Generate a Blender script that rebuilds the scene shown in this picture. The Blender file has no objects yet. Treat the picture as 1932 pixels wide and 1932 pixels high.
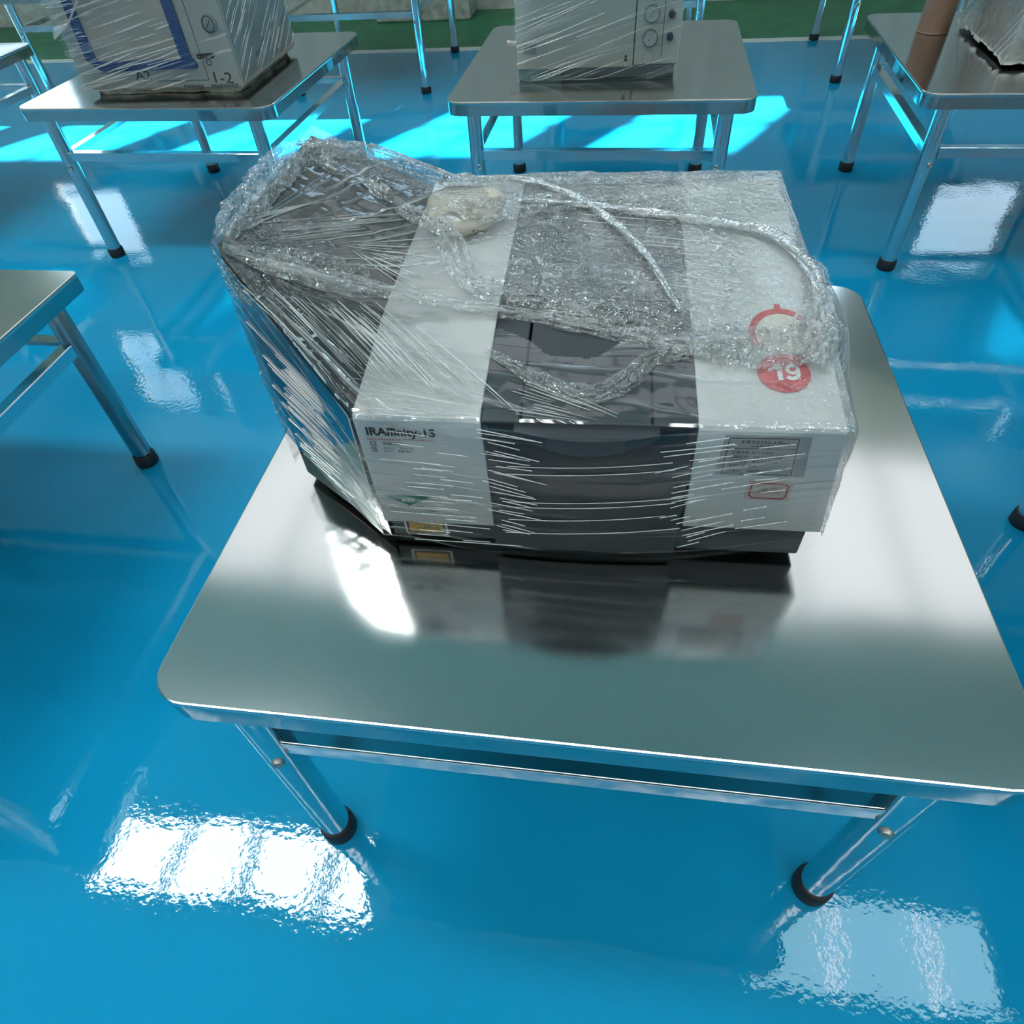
import bpy, bmesh, math, random
import numpy as np
from mathutils import Vector, Matrix
from mathutils.bvhtree import BVHTree

random.seed(7)
rng = np.random.default_rng(7)
scn = bpy.context.scene
COL = scn.collection

# ------------------------------------------------------------------ camera
CAM = np.array([0.02867, -1.03384, 1.67398])
PITCH, ROLL, YAW = 0.83206, -0.08167, -0.19155
FPX = 1257.4
_f = np.array([math.sin(YAW)*math.cos(PITCH), math.cos(YAW)*math.cos(PITCH), -math.sin(PITCH)])
_r = np.array([math.cos(YAW), -math.sin(YAW), 0.0])
_u = np.cross(_r, _f)
RIGHT = math.cos(ROLL)*_r + math.sin(ROLL)*_u
UP = -math.sin(ROLL)*_r + math.cos(ROLL)*_u
FWD = _f
cam_d = bpy.data.cameras.new('camera')
cam_d.sensor_width = 36.0
cam_d.lens = 36.0*FPX/1932.0
cam_d.clip_start = 0.02
cam_o = bpy.data.objects.new('camera', cam_d)
COL.objects.link(cam_o)
cam_o.matrix_world = Matrix(((RIGHT[0], UP[0], -FWD[0], CAM[0]),
                             (RIGHT[1], UP[1], -FWD[1], CAM[1]),
                             (RIGHT[2], UP[2], -FWD[2], CAM[2]),
                             (0, 0, 0, 1)))
scn.camera = cam_o

# ------------------------------------------------------------------ world, sun, exposure
world = bpy.data.worlds.new('world')
scn.world = world
world.use_nodes = True
bg = world.node_tree.nodes['Background']
bg.inputs[0].default_value = (0.62, 0.80, 1.0, 1)
bg.inputs[1].default_value = 4.0
sun_d = bpy.data.lights.new('sun', 'SUN')
sun_d.energy = 58.0
sun_d.angle = math.radians(1.3)
sun_d.color = (1.0, 0.96, 0.90)
sun_o = bpy.data.objects.new('sun', sun_d)
COL.objects.link(sun_o)
SUN_AZ, SUN_EL = math.radians(30), math.radians(50)
_to_sun = Vector((math.sin(SUN_AZ)*math.cos(SUN_EL), math.cos(SUN_AZ)*math.cos(SUN_EL), math.sin(SUN_EL)))
sun_o.rotation_euler = _to_sun.to_track_quat('Z', 'Y').to_euler()
sun_o.location = _to_sun*20
scn.view_settings.view_transform = 'Standard'
scn.view_settings.look = 'None'
scn.view_settings.gamma = 1.0
scn.view_settings.use_curve_mapping = False
scn.view_settings.exposure = 0.36
try:
    scn.cycles.max_bounces = 10
    scn.cycles.transparent_max_bounces = 24
    scn.cycles.caustics_reflective = False
    scn.cycles.caustics_refractive = False
    scn.cycles.sample_clamp_indirect = 6.0
except Exception:
    pass
# daylight through the roof: brightness of each kind of skylight pane, and of the added rear fill
SKY_A_LEFT, SKY_A_RIGHT, SKY_A_GAP, SKY_B, REAR_FILL = 20.0, 5.5, 10.0, 1.10, 15.0

# ------------------------------------------------------------------ helpers
def pix_ray(px, py):
    return FWD + RIGHT*(px-966)/FPX - UP*(py-966)/FPX

def tag(o, label=None, cat=None, group=None, kind=None):
    if label: o['label'] = label
    if cat: o['category'] = cat
    if group: o['group'] = group
    if kind: o['kind'] = kind
    return o

def empty(name, loc, rz=0.0):
    o = bpy.data.objects.new(name, None)
    o.empty_display_size = 0.1
    o.location = loc
    o.rotation_euler = (0, 0, rz)
    COL.objects.link(o)
    return o

class MB:
    """collects verts and faces, builds one mesh object"""
    def __init__(s):
        s.v, s.f = [], []
    def add(s, vs, fs):
        n = len(s.v)
        s.v += [tuple(float(c) for c in p) for p in vs]
        s.f += [tuple(i+n for i in f) for f in fs]
        return s
    def box(s, x0, x1, y0, y1, z0, z1):
        vs = [(x0,y0,z0),(x1,y0,z0),(x1,y1,z0),(x0,y1,z0),(x0,y0,z1),(x1,y0,z1),(x1,y1,z1),(x0,y1,z1)]
        return s.add(vs, [(0,3,2,1),(4,5,6,7),(0,1,5,4),(1,2,6,5),(2,3,7,6),(3,0,4,7)])
    def prism(s, poly, axis, a, b):
        """poly: 2D points; extruded along axis ('x','y','z') from a to b"""
        def P(p, t):
            return {'z': (p[0], p[1], t), 'y': (p[0], t, p[1]), 'x': (t, p[0], p[1])}[axis]
        n = len(poly)
        vs = [P(p, a) for p in poly] + [P(p, b) for p in poly]
        fs = [tuple(range(n))[::-1], tuple(range(n, 2*n))] + [(i, (i+1) % n, (i+1) % n+n, i+n) for i in range(n)]
        return s.add(vs, fs)
    def tube(s, p, q, r0, r1=None, n=20, caps=True):
        r1 = r0 if r1 is None else r1
        p, q = np.array(p, float), np.array(q, float)
        d = (q-p)/np.linalg.norm(q-p)
        a = np.cross(d, [0, 0, 1.0]) if abs(d[2]) < .9 else np.cross(d, [1.0, 0, 0])
        a /= np.linalg.norm(a); b = np.cross(d, a)
        vs = []
        for c, r in ((p, r0), (q, r1)):
            for k in range(n):
                t = 2*math.pi*k/n
                vs.append(c + r*(math.cos(t)*a + math.sin(t)*b))
        fs = [(k, (k+1) % n, (k+1) % n+n, k+n) for k in range(n)]
        if caps: fs += [tuple(range(n))[::-1], tuple(range(n, 2*n))]
        return s.add(vs, fs)
    def lathe(s, prof, centre=(0, 0, 0), n=32, axis='z'):
        vs, fs = [], []
        m = len(prof)
        for k in range(n):
            t = 2*math.pi*k/n
            for r, h in prof:
                p = {'z': (r*math.cos(t), r*math.sin(t), h), 'y': (r*math.cos(t), h, r*math.sin(t))}[axis]
                vs.append((p[0]+centre[0], p[1]+centre[1], p[2]+centre[2]))
        for k in range(n):
            for j in range(m-1):
                a, b = k*m+j, ((k+1) % n)*m+j
                fs.append((a, b, b+1, a+1))
        return s.add(vs, fs)
    def grid(s, P):
        nu, nv = P.shape[:2]
        vs = P.reshape(-1, 3)
        fs = [(i*nv+j, (i+1)*nv+j, (i+1)*nv+j+1, i*nv+j+1) for i in range(nu-1) for j in range(nv-1)]
        return s.add(vs, fs)
    def mesh(s, name, bevel=0.0, smooth=None, seg=2, merge=False, flat_big=0.0):
        me = bpy.data.meshes.new(name)
        me.from_pydata(s.v, [], s.f)
        bm = bmesh.new(); bm.from_mesh(me)
        if merge: bmesh.ops.remove_doubles(bm, verts=bm.verts, dist=1e-5)
        bmesh.ops.recalc_face_normals(bm, faces=bm.faces)
        if bevel > 0:
            es = [e for e in bm.edges if len(e.link_faces) == 2 and e.calc_face_angle(0) > math.radians(35)]
            bmesh.ops.bevel(bm, geom=es, offset=bevel, segments=seg, profile=.5, affect='EDGES', clamp_overlap=True)
        if smooth is not None:
            for f in bm.faces: f.smooth = True
            for e in bm.edges:
                if len(e.link_faces) == 2 and e.calc_face_angle(0) > math.radians(smooth): e.smooth = False
            for f in bm.faces:
                if len(f.verts) > 6 or flat_big and f.calc_area() > flat_big: f.smooth = False
        bm.to_mesh(me); bm.free(); me.update()
        return me
    def build(s, name, mat, parent=None, bevel=0.0, smooth=None, seg=2, merge=False, **kw):
        me = s.mesh(name, bevel, smooth, seg, merge)
        return link(name, me, mat, parent, **kw)

def link(name, me, mat, parent=None, loc=None, rz=None):
    if mat is not None:
        me.materials.clear(); me.materials.append(mat)
    o = bpy.data.objects.new(name, me)
    COL.objects.link(o)
    if parent is not None: o.parent = parent
    if loc is not None: o.location = loc
    if rz is not None: o.rotation_euler = (0, 0, rz)
    return o

def copy_tree(o, parent=None):
    c = o.copy(); COL.objects.link(c); c.parent = parent
    for ch in list(o.children): copy_tree(ch, c)
    return c

def rrect(w, d, r, n=8):
    pts = []
    for cx, cy, a0 in ((w/2-r, d/2-r, 0), (-w/2+r, d/2-r, 90), (-w/2+r, -d/2+r, 180), (w/2-r, -d/2+r, 270)):
        for k in range(n+1):
            a = math.radians(a0+90*k/n)
            pts.append((cx+r*math.cos(a), cy+r*math.sin(a)))
    return pts

# ------------------------------------------------------------------ materials
def mat_new(name):
    m = bpy.data.materials.new(name); m.use_nodes = True
    nt = m.node_tree; nt.nodes.clear()
    out = nt.nodes.new('ShaderNodeOutputMaterial')
    return m, nt, out

def N(nt, typ, **kw):
    n = nt.nodes.new(typ)
    for k, v in kw.items():
        if k.startswith('i_'): n.inputs[k[2:].replace('_', ' ')].default_value = v
        else: setattr(n, k, v)
    return n

def principled(name, col, rough=.5, metal=0.0, spec=.5, coat=0.0, noise=None, bump=None, emis=None, brush=None):
    """noise=(scale, amount) mottles the colour; bump=(scale, strength, dist); brush=(sx,sy,sz,strength)"""
    m, nt, out = mat_new(name)
    b = N(nt, 'ShaderNodeBsdfPrincipled')
    b.inputs['Base Color'].default_value = (*col, 1)
    b.inputs['Roughness'].default_value = rough
    b.inputs['Metallic'].default_value = metal
    b.inputs['Specular IOR Level'].default_value = spec
    b.inputs['Coat Weight'].default_value = coat
    b.inputs['Coat Roughness'].default_value = 0.03
    tc = N(nt, 'ShaderNodeTexCoord')
    if noise:
        n = N(nt, 'ShaderNodeTexNoise'); n.inputs['Scale'].default_value = noise[0]; n.inputs['Detail'].default_value = 5
        nt.links.new(tc.outputs['Object'], n.inputs['Vector'])
        r = N(nt, 'ShaderNodeValToRGB')
        a = noise[1]
        r.color_ramp.elements[0].position = .3; r.color_ramp.elements[1].position = .7
        r.color_ramp.elements[0].color = (*[c*(1-a) for c in col], 1)
        r.color_ramp.elements[1].color = (*[min(1, c*(1+a)) for c in col], 1)
        nt.links.new(n.outputs['Fac'], r.inputs['Fac'])
        nt.links.new(r.outputs['Color'], b.inputs['Base Color'])
    if bump:
        n = N(nt, 'ShaderNodeTexNoise'); n.inputs['Scale'].default_value = bump[0]; n.inputs['Detail'].default_value = 3
        nt.links.new(tc.outputs['Object'], n.inputs['Vector'])
        bp = N(nt, 'ShaderNodeBump'); bp.inputs['Strength'].default_value = bump[1]; bp.inputs['Distance'].default_value = bump[2]
        nt.links.new(n.outputs['Fac'], bp.inputs['Height'])
        nt.links.new(bp.outputs['Normal'], b.inputs['Normal'])
    if emis:
        b.inputs['Emission Color'].default_value = (*emis[:3], 1); b.inputs['Emission Strength'].default_value = emis[3]
    nt.links.new(b.outputs[0], out.inputs[0])
    return m

def emission(name, col, s):
    m, nt, out = mat_new(name)
    e = N(nt, 'ShaderNodeEmission'); e.inputs[0].default_value = (*col, 1); e.inputs[1].default_value = s
    nt.links.new(e.outputs[0], out.inputs[0])
    return m

def steel_mat(name, col, rough, wav_scale, wav, brush=True):
    m, nt, out = mat_new(name)
    b = N(nt, 'ShaderNodeBsdfPrincipled')
    b.inputs['Base Color'].default_value = (*col, 1); b.inputs['Metallic'].default_value = 1.0
    tc = N(nt, 'ShaderNodeTexCoord')
    # large, shallow waviness of thin sheet
    w = N(nt, 'ShaderNodeTexNoise'); w.inputs['Scale'].default_value = wav_scale; w.inputs['Detail'].default_value = 1.0
    nt.links.new(tc.outputs['Object'], w.inputs['Vector'])
    bp = N(nt, 'ShaderNodeBump'); bp.inputs['Strength'].default_value = 1.0; bp.inputs['Distance'].default_value = wav
    nt.links.new(w.outputs['Fac'], bp.inputs['Height'])
    nrm = bp.outputs['Normal']
    if brush:
        mp = N(nt, 'ShaderNodeMapping'); mp.inputs['Scale'].default_value = (260, 5, 60)
        nt.links.new(tc.outputs['Object'], mp.inputs['Vector'])
        g = N(nt, 'ShaderNodeTexNoise'); g.inputs['Scale'].default_value = 1; g.inputs['Detail'].default_value = 4
        nt.links.new(mp.outputs[0], g.inputs['Vector'])
        b2 = N(nt, 'ShaderNodeBump'); b2.inputs['Strength'].default_value = .10; b2.inputs['Distance'].default_value = .0002
        nt.links.new(g.outputs['Fac'], b2.inputs['Height']); nt.links.new(nrm, b2.inputs['Normal'])
        nrm = b2.outputs['Normal']
        mr = N(nt, 'ShaderNodeMapRange'); mr.inputs['To Min'].default_value = rough*.92; mr.inputs['To Max'].default_value = rough*1.1
        nt.links.new(g.outputs['Fac'], mr.inputs['Value']); nt.links.new(mr.outputs[0], b.inputs['Roughness'])
    else:
        b.inputs['Roughness'].default_value = rough
    nt.links.new(nrm, b.inputs['Normal'])
    nt.links.new(b.outputs[0], out.inputs[0])
    return m

M = {}
M['steel_top'] = steel_mat('brushed_steel_top', (.71, .69, .61), .27, 3.2, .036)
M['steel_plain'] = steel_mat('plain_steel_top', (.68, .67, .62), .22, 2.0, .008, brush=False)
M['steel_top_b'] = steel_mat('smooth_steel_top', (.62, .62, .61), .13, 2.0, .006)
M['steel_thin'] = steel_mat('polished_steel_sheet', (.50, .50, .49), .09, 7.0, .003, brush=False)
M['steel_leg'] = steel_mat('steel_tube', (.40, .42, .43), .20, 14.0, .001, brush=False)
M['steel_bright'] = steel_mat('polished_tube', (.72, .74, .75), .12, 14.0, .001, brush=False)
M['rubber'] = principled('black_rubber', (.012, .011, .014), .55)
M['bolt'] = principled('bolt_steel', (.45, .43, .40), .35, 1.0)
M['wall'] = principled('rough_plaster', (.46, .48, .45), .9, noise=(9, .25), bump=(30, .6, .01))
M['wall_side'] = principled('pale_wall', (.80, .72, .60), .9, noise=(2, .06))
M['ceiling'] = principled('grey_roof_sheet', (.84, .70, .52), .8, noise=(3, .05))
M['frame_paint'] = principled('window_frame_paint', (.42, .45, .46), .5)
M['green'] = principled('green_floor_paint', (.020, .150, .070), .45, noise=(4, .25))
M['line'] = principled('white_floor_line', (.60, .66, .64), .4, noise=(12, .08))
M['concrete'] = principled('concrete', (.40, .42, .39), .95, noise=(14, .3), bump=(60, .8, .01))
M['slate'] = principled('slate_plastic', (.017, .029, .041), .50, spec=.3, noise=(200, .05))
M['slate_lid'] = principled('slate_lid_plastic', (.030, .038, .047), .48, noise=(200, .05))
M['charcoal'] = principled('charcoal_plastic', (.022, .025, .030), .20)
M['gap'] = principled('dark_gap', (.004, .004, .005), .8)
M['shell'] = principled('pale_grey_plastic', (.66, .68, .68), .40, noise=(250, .02))
M['shell_r'] = M['shell']
M['print_dark'] = principled('print_charcoal', (.045, .050, .055), .6)
M['print_red'] = principled('print_red', (.50, .10, .10), .6)
M['print_grey'] = principled('print_grey', (.16, .18, .19), .6)
M['red'] = principled('sticker_red', (.62, .025, .045), .35)
M['cream'] = principled('cream_paper', (.72, .68, .60), .6)
M['white'] = principled('white_paper', (.82, .83, .82), .5)
M['green_print'] = principled('sticker_green', (.01, .20, .15), .4)
M['yellow'] = principled('sticker_yellow', (.62, .38, .07), .4)
M['black_print'] = principled('sticker_black', (.01, .01, .012), .4)
M['greylabel'] = principled('grey_label', (.30, .33, .34), .3)
M['pinklabel'] = principled('pink_label', (.66, .50, .47), .5)
M['maroon'] = principled('print_maroon', (.34, .035, .05), .5)
M['ink'] = principled('marker_ink', (.015, .02, .03), .6)
M['gc'] = principled('gc_cream_paint', (.50, .56, .51), .45)
M['gc_panel'] = principled('gc_panel_paint', (.53, .58, .52), .45)
M['gc_base'] = principled('gc_base_blue_grey', (.045, .085, .115), .5)
M['gc_base_light'] = principled('gc_base_teal', (.13, .27, .30), .5)
M['dial'] = principled('gauge_dial', (.52, .57, .55), .3)
M['dial_rim'] = principled('gauge_rim', (.14, .18, .20), .3)
M['navy'] = principled('navy_knob', (.012, .02, .06), .35)
M['carton'] = principled('wrapped_carton', (.44, .46, .43), .6, noise=(5, .08))
M['carton_panel'] = principled('carton_panel', (.46, .44, .39), .6, noise=(6, .06))
M['blue_frame'] = principled('blue_frame', (.010, .055, .24), .45, noise=(6, .15))
M['foam'] = principled('torn_foam', (.50, .52, .46), .9, noise=(30, .25))
M['taped'] = principled('tape_wrapped_white', (.66, .68, .66), .35, noise=(7, .06), bump=(11, .5, .02))
M['brown'] = principled('brown_tube', (.34, .20, .14), .35, noise=(5, .1))
M['rim'] = principled('tube_rim', (.45, .32, .25), .4)
M['packet'] = principled('cream_packet', (.56, .51, .42), .5, noise=(40, .06), bump=(60, .2, .003))

def floor_material():
    m, nt, out = mat_new('blue_epoxy_floor')
    b = N(nt, 'ShaderNodeBsdfPrincipled')
    tc = N(nt, 'ShaderNodeTexCoord')
    n = N(nt, 'ShaderNodeTexNoise'); n.inputs['Scale'].default_value = .9; n.inputs['Detail'].default_value = 4
    nt.links.new(tc.outputs['Object'], n.inputs['Vector'])
    r = N(nt, 'ShaderNodeValToRGB')
    r.color_ramp.elements[0].position = .3; r.color_ramp.elements[1].position = .7
    r.color_ramp.elements[0].color = (.004, .285, .54, 1)
    r.color_ramp.elements[1].color = (.006, .315, .59, 1)
    nt.links.new(n.outputs['Fac'], r.inputs['Fac']); nt.links.new(r.outputs[0], b.inputs['Base Color'])
    b.inputs['Roughness'].default_value = .035
    b.inputs['Specular IOR Level'].default_value = .5
    # self-levelling resin: faint orange peel plus long swells
    a = N(nt, 'ShaderNodeTexNoise'); a.inputs['Scale'].default_value = 55; a.inputs['Detail'].default_value = 2
    nt.links.new(tc.outputs['Object'], a.inputs['Vector'])
    c = N(nt, 'ShaderNodeTexNoise'); c.inputs['Scale'].default_value = 3.0; c.inputs['Detail'].default_value = 1
    nt.links.new(tc.outputs['Object'], c.inputs['Vector'])
    b1 = N(nt, 'ShaderNodeBump'); b1.inputs['Strength'].default_value = 1; b1.inputs['Distance'].default_value = .00025
    b2 = N(nt, 'ShaderNodeBump'); b2.inputs['Strength'].default_value = 1; b2.inputs['Distance'].default_value = .0030
    nt.links.new(a.outputs['Fac'], b1.inputs['Height']); nt.links.new(c.outputs['Fac'], b2.inputs['Height'])
    nt.links.new(b1.outputs[0], b2.inputs['Normal']); nt.links.new(b2.outputs[0], b.inputs['Normal'])
    nt.links.new(b.outputs[0], out.inputs[0])
    return m
M['floor'] = floor_material()

def glass_mat():
    m, nt, out = mat_new('window_glass')
    t = N(nt, 'ShaderNodeBsdfTransparent'); t.inputs[0].default_value = (.93, .96, .95, 1)
    g = N(nt, 'ShaderNodeBsdfGlossy'); g.inputs['Roughness'].default_value = .02
    x = N(nt, 'ShaderNodeMixShader'); x.inputs[0].default_value = .06
    nt.links.new(t.outputs[0], x.inputs[1]); nt.links.new(g.outputs[0], x.inputs[2]); nt.links.new(x.outputs[0], out.inputs[0])
    return m
M['glass'] = glass_mat()

def film_mat(name, seed=0.0, gloss_base=.045, haze_base=.015, streak_scale=(2.2, 70.0), bump_d=.0052, streak_white=.55):
    """thin clear stretch film: transparent with glossy folds; attributes fuv (along, across), amp, crumple, haze"""
    m, nt, out = mat_new(name)
    L = nt.links.new
    at = N(nt, 'ShaderNodeAttribute', attribute_name='fuv')
    amp = N(nt, 'ShaderNodeAttribute', attribute_name='amp')
    cru = N(nt, 'ShaderNodeAttribute', attribute_name='crumple')
    hz = N(nt, 'ShaderNodeAttribute', attribute_name='haze')
    tc = N(nt, 'ShaderNodeTexCoord')
    # gentle wobble of streak coordinate
    wob = N(nt, 'ShaderNodeTexNoise'); wob.inputs['Scale'].default_value = 7; wob.inputs['Detail'].default_value = 1
    L(tc.outputs['Object'], wob.inputs['Vector'])
    wsub = N(nt, 'ShaderNodeVectorMath', operation='MULTIPLY_ADD')
    wsub.inputs[1].default_value = (0, .016, 0); wsub.inputs[2].default_value = (0, -.008, seed)
    L(wob.outputs['Color'], wsub.inputs[0])
    addv = N(nt, 'ShaderNodeVectorMath', operation='ADD'); L(at.outputs['Vector'], addv.inputs[0]); L(wsub.outputs[0], addv.inputs[1])
    mp = N(nt, 'ShaderNodeMapping'); mp.inputs['Scale'].default_value = (streak_scale[0], streak_scale[1], 1)
    L(addv.outputs[0], mp.inputs['Vector'])
    st = N(nt, 'ShaderNodeTexNoise'); st.inputs['Scale'].default_value = 1; st.inputs['Detail'].default_value = 1.0; st.inputs['Roughness'].default_value = .5
    L(mp.outputs[0], st.inputs['Vector'])
    # sparse ridges: only the top of the noise stands up
    r4 = N(nt, 'ShaderNodeMapRange', interpolation_type='SMOOTHSTEP'); r4.inputs['From Min'].default_value = .54; r4.inputs['From Max'].default_value = .74
    L(st.outputs['Fac'], r4.inputs['Value'])
    sa = N(nt, 'ShaderNodeMath', operation='MULTIPLY'); L(r4.outputs[0], sa.inputs[0]); L(amp.outputs['Fac'], sa.inputs[1])
    # crumple: distorted voronoi folds
    dn = N(nt, 'ShaderNodeTexNoise'); dn.inputs['Scale'].default_value = 26; dn.inputs['Detail'].default_value = 3
    L(tc.outputs['Object'], dn.inputs['Vector'])
    dv = N(nt, 'ShaderNodeVectorMath', operation='MULTIPLY_ADD'); dv.inputs[1].default_value = (.07, .07, .07)
    L(dn.outputs['Color'], dv.inputs[0]); L(tc.outputs['Object'], dv.inputs[2])
    vo = N(nt, 'ShaderNodeTexVoronoi'); vo.feature = 'DISTANCE_TO_EDGE'; vo.inputs['Scale'].default_value = 30
    L(dv.outputs[0], vo.inputs['Vector'])
    vo2 = N(nt, 'ShaderNodeTexVoronoi'); vo2.feature = 'F1'; vo2.inputs['Scale'].default_value = 75
    L(dv.outputs[0], vo2.inputs['Vector'])
    vm = N(nt, 'ShaderNodeMath', operation='MULTIPLY_ADD'); vm.inputs[1].default_value = .55
    L(vo2.outputs['Distance'], vm.inputs[0]); L(vo.outputs['Distance'], vm.inputs[2])
    ca = N(nt, 'ShaderNodeMath', operation='MULTIPLY'); L(vm.outputs[0], ca.inputs[0]); L(cru.outputs['Fac'], ca.inputs[1])
    ca2 = N(nt, 'ShaderNodeMath', operation='MULTIPLY'); ca2.inputs[1].default_value = 2.6; L(ca.outputs[0], ca2.inputs[0])
    hs = N(nt, 'ShaderNodeMath', operation='ADD'); L(sa.outputs[0], hs.inputs[0]); L(ca2.outputs[0], hs.inputs[1])
    bp = N(nt, 'ShaderNodeBump'); bp.inputs['Strength'].default_value = 1.0; bp.inputs['Distance'].default_value = bump_d
    L(hs.outputs[0], bp.inputs['Height'])
    gl = N(nt, 'ShaderNodeBsdfGlossy'); gl.inputs['Roughness'].default_value = .07; gl.inputs['Color'].default_value = (.97, .98, 1, 1)
    L(bp.outputs[0], gl.inputs['Normal'])
    fr = N(nt, 'ShaderNodeFresnel'); fr.inputs['IOR'].default_value = 1.30; L(bp.outputs[0], fr.inputs['Normal'])
    tr = N(nt, 'ShaderNodeBsdfTransparent'); tr.inputs[0].default_value = (.965, .97, .97, 1)
    df = N(nt, 'ShaderNodeBsdfDiffuse'); df.inputs[0].default_value = (.86, .88, .88, 1); L(bp.outputs[0], df.inputs['Normal'])
    tl = N(nt, 'ShaderNodeBsdfTranslucent'); tl.inputs[0].default_value = (.86, .88, .88, 1)
    md = N(nt, 'ShaderNodeMixShader'); md.inputs[0].default_value = .4; L(df.outputs[0], md.inputs[1]); L(tl.outputs[0], md.inputs[2])
    # haze: base + folded layers + stretch whitening and painted highlights on ridges and creases
    ce_ = N(nt, 'ShaderNodeMapRange', interpolation_type='SMOOTHSTEP'); ce_.inputs['From Min'].default_value = .0; ce_.inputs['From Max'].default_value = .09
    ce_.inputs['To Min'].default_value = .55; ce_.inputs['To Max'].default_value = 0.0
    L(vo.outputs['Distance'], ce_.inputs['Value'])
    cn = N(nt, 'ShaderNodeTexNoise'); cn.inputs['Scale'].default_value = 38; cn.inputs['Detail'].default_value = 2; L(tc.outputs['Object'], cn.inputs['Vector'])
    cn2 = N(nt, 'ShaderNodeMapRange', interpolation_type='SMOOTHSTEP'); cn2.inputs['From Min'].default_value = .44; cn2.inputs['From Max'].default_value = .66; L(cn.outputs['Fac'], cn2.inputs['Value'])
    cm = N(nt, 'ShaderNodeMath', operation='MULTIPLY'); L(ce_.outputs[0], cm.inputs[0]); L(cn2.outputs[0], cm.inputs[1])
    cm2 = N(nt, 'ShaderNodeMath', operation='MULTIPLY_ADD'); L(cm.outputs[0], cm2.inputs[0]); L(cru.outputs['Fac'], cm2.inputs[1]); L(hz.outputs['Fac'], cm2.inputs[2])
    h1 = N(nt, 'ShaderNodeMath', operation='MULTIPLY_ADD'); h1.inputs[1].default_value = streak_white; L(sa.outputs[0], h1.inputs[0]); L(cm2.outputs[0], h1.inputs[2])
    h2 = N(nt, 'ShaderNodeMath', operation='ADD'); h2.inputs[1].default_value = haze_base; h2.use_clamp = True; L(h1.outputs[0], h2.inputs[0])
    m1 = N(nt, 'ShaderNodeMixShader'); L(h2.outputs[0], m1.inputs[0]); L(tr.outputs[0], m1.inputs[1]); L(md.outputs[0], m1.inputs[2])
    g1 = N(nt, 'ShaderNodeMath', operation='MULTIPLY_ADD'); g1.inputs[1].default_value = .9; g1.inputs[2].default_value = gloss_base
    L(fr.outputs[0], g1.inputs[0])
    g2 = N(nt, 'ShaderNodeMath', operation='MINIMUM'); g2.inputs[1].default_value = .7; g3 = N(nt, 'ShaderNodeMath', operation='MULTIPLY_ADD'); g3.inputs[1].default_value = .11; L(cru.outputs['Fac'], g3.inputs[0]); L(g1.outputs[0], g3.inputs[2]); g4 = N(nt, 'ShaderNodeMath', operation='MULTIPLY_ADD'); g4.inputs[1].default_value = .09; L(sa.outputs[0], g4.inputs[0]); L(g3.outputs[0], g4.inputs[2]); L(g4.outputs[0], g2.inputs[0]); g1 = g2
    m2 = N(nt, 'ShaderNodeMixShader'); L(g1.outputs[0], m2.inputs[0]); L(m1.outputs[0], m2.inputs[1]); L(gl.outputs[0], m2.inputs[2])
    L(m2.outputs[0], out.inputs[0])
    return m
M['film'] = film_mat('stretch_film')
M['film_front'] = film_mat('stretch_film_tight', 5.0, gloss_base=.0, haze_base=.0, bump_d=.0035, streak_white=.35)
M['film_box'] = film_mat('stretch_film_boxes', 3.0, gloss_base=.015, haze_base=.012, streak_scale=(1.1, 52.0), bump_d=.004, streak_white=.30)

def film_mesh(name, P, uv, amp, cru, haze, mat, parent, mask=None):
    """grid of film with its shading attributes; mask False cuts faces away"""
    nu, nv = P.shape[:2]
    idx = np.arange(nu*nv).reshape(nu, nv)
    q = np.stack([idx[:-1, :-1], idx[1:, :-1], idx[1:, 1:], idx[:-1, 1:]], -1).reshape(-1, 4)
    if mask is not None:
        fm = (mask[:-1, :-1] & mask[1:, :-1] & mask[1:, 1:] & mask[:-1, 1:]).reshape(-1)
        q = q[fm]
    used = np.unique(q); remap = -np.ones(nu*nv, int); remap[used] = np.arange(len(used)); q = remap[q]
    me = bpy.data.meshes.new(name)
    me.from_pydata(P.reshape(-1, 3)[used].tolist(), [], q.tolist())
    me.polygons.foreach_set('use_smooth', [True]*len(me.polygons))
    a = me.attributes.new('fuv', 'FLOAT_VECTOR', 'POINT')
    v3 = np.zeros((len(used), 3)); v3[:, :2] = uv.reshape(-1, 2)[used]
    a.data.foreach_set('vector', v3.ravel().astype(np.float32))
    for n, arr in (('amp', amp), ('crumple', cru), ('haze', haze)):
        a = me.attributes.new(n, 'FLOAT', 'POINT')
        arr = np.broadcast_to(np.asarray(arr, float), (nu, nv)).reshape(-1)[used]
        a.data.foreach_set('value', arr.astype(np.float32))
    me.update()
    return link(name, me, mat, parent)

_txt_cache = {}
def text_mesh(s, size, bold=0.0, align='LEFT'):
    key = (s, size, bold, align)
    if key in _txt_cache: return _txt_cache[key]
    c = bpy.data.curves.new('lettering', 'FONT'); c.body = s; c.size = size; c.offset = bold; c.align_x = align
    c.resolution_u = 3
    o = bpy.data.objects.new('lettering_tmp', c); COL.objects.link(o)
    dg = bpy.context.evaluated_depsgraph_get()
    me = bpy.data.meshes.new_from_object(o.evaluated_get(dg))
    bpy.data.objects.remove(o); bpy.data.curves.remove(c)
    _txt_cache[key] = me
    return me

def lettering(s, size, mat, parent, M4, bold=0.0, width=None, align='LEFT', name='lettering'):
    """text laid in the local XY plane of matrix M4 (under parent); width rescales the line to that length"""
    me = text_mesh(s, size, bold, align).copy()
    me.name = name
    sx = 1.0
    if width and len(me.vertices):
        xs = [v.co.x for v in me.vertices]; sx = width/(max(xs)-min(xs))
    me.transform(M4 @ Matrix.Diagonal((sx, 1, 1, 1)))
    return link(name, me, mat, parent)

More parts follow.
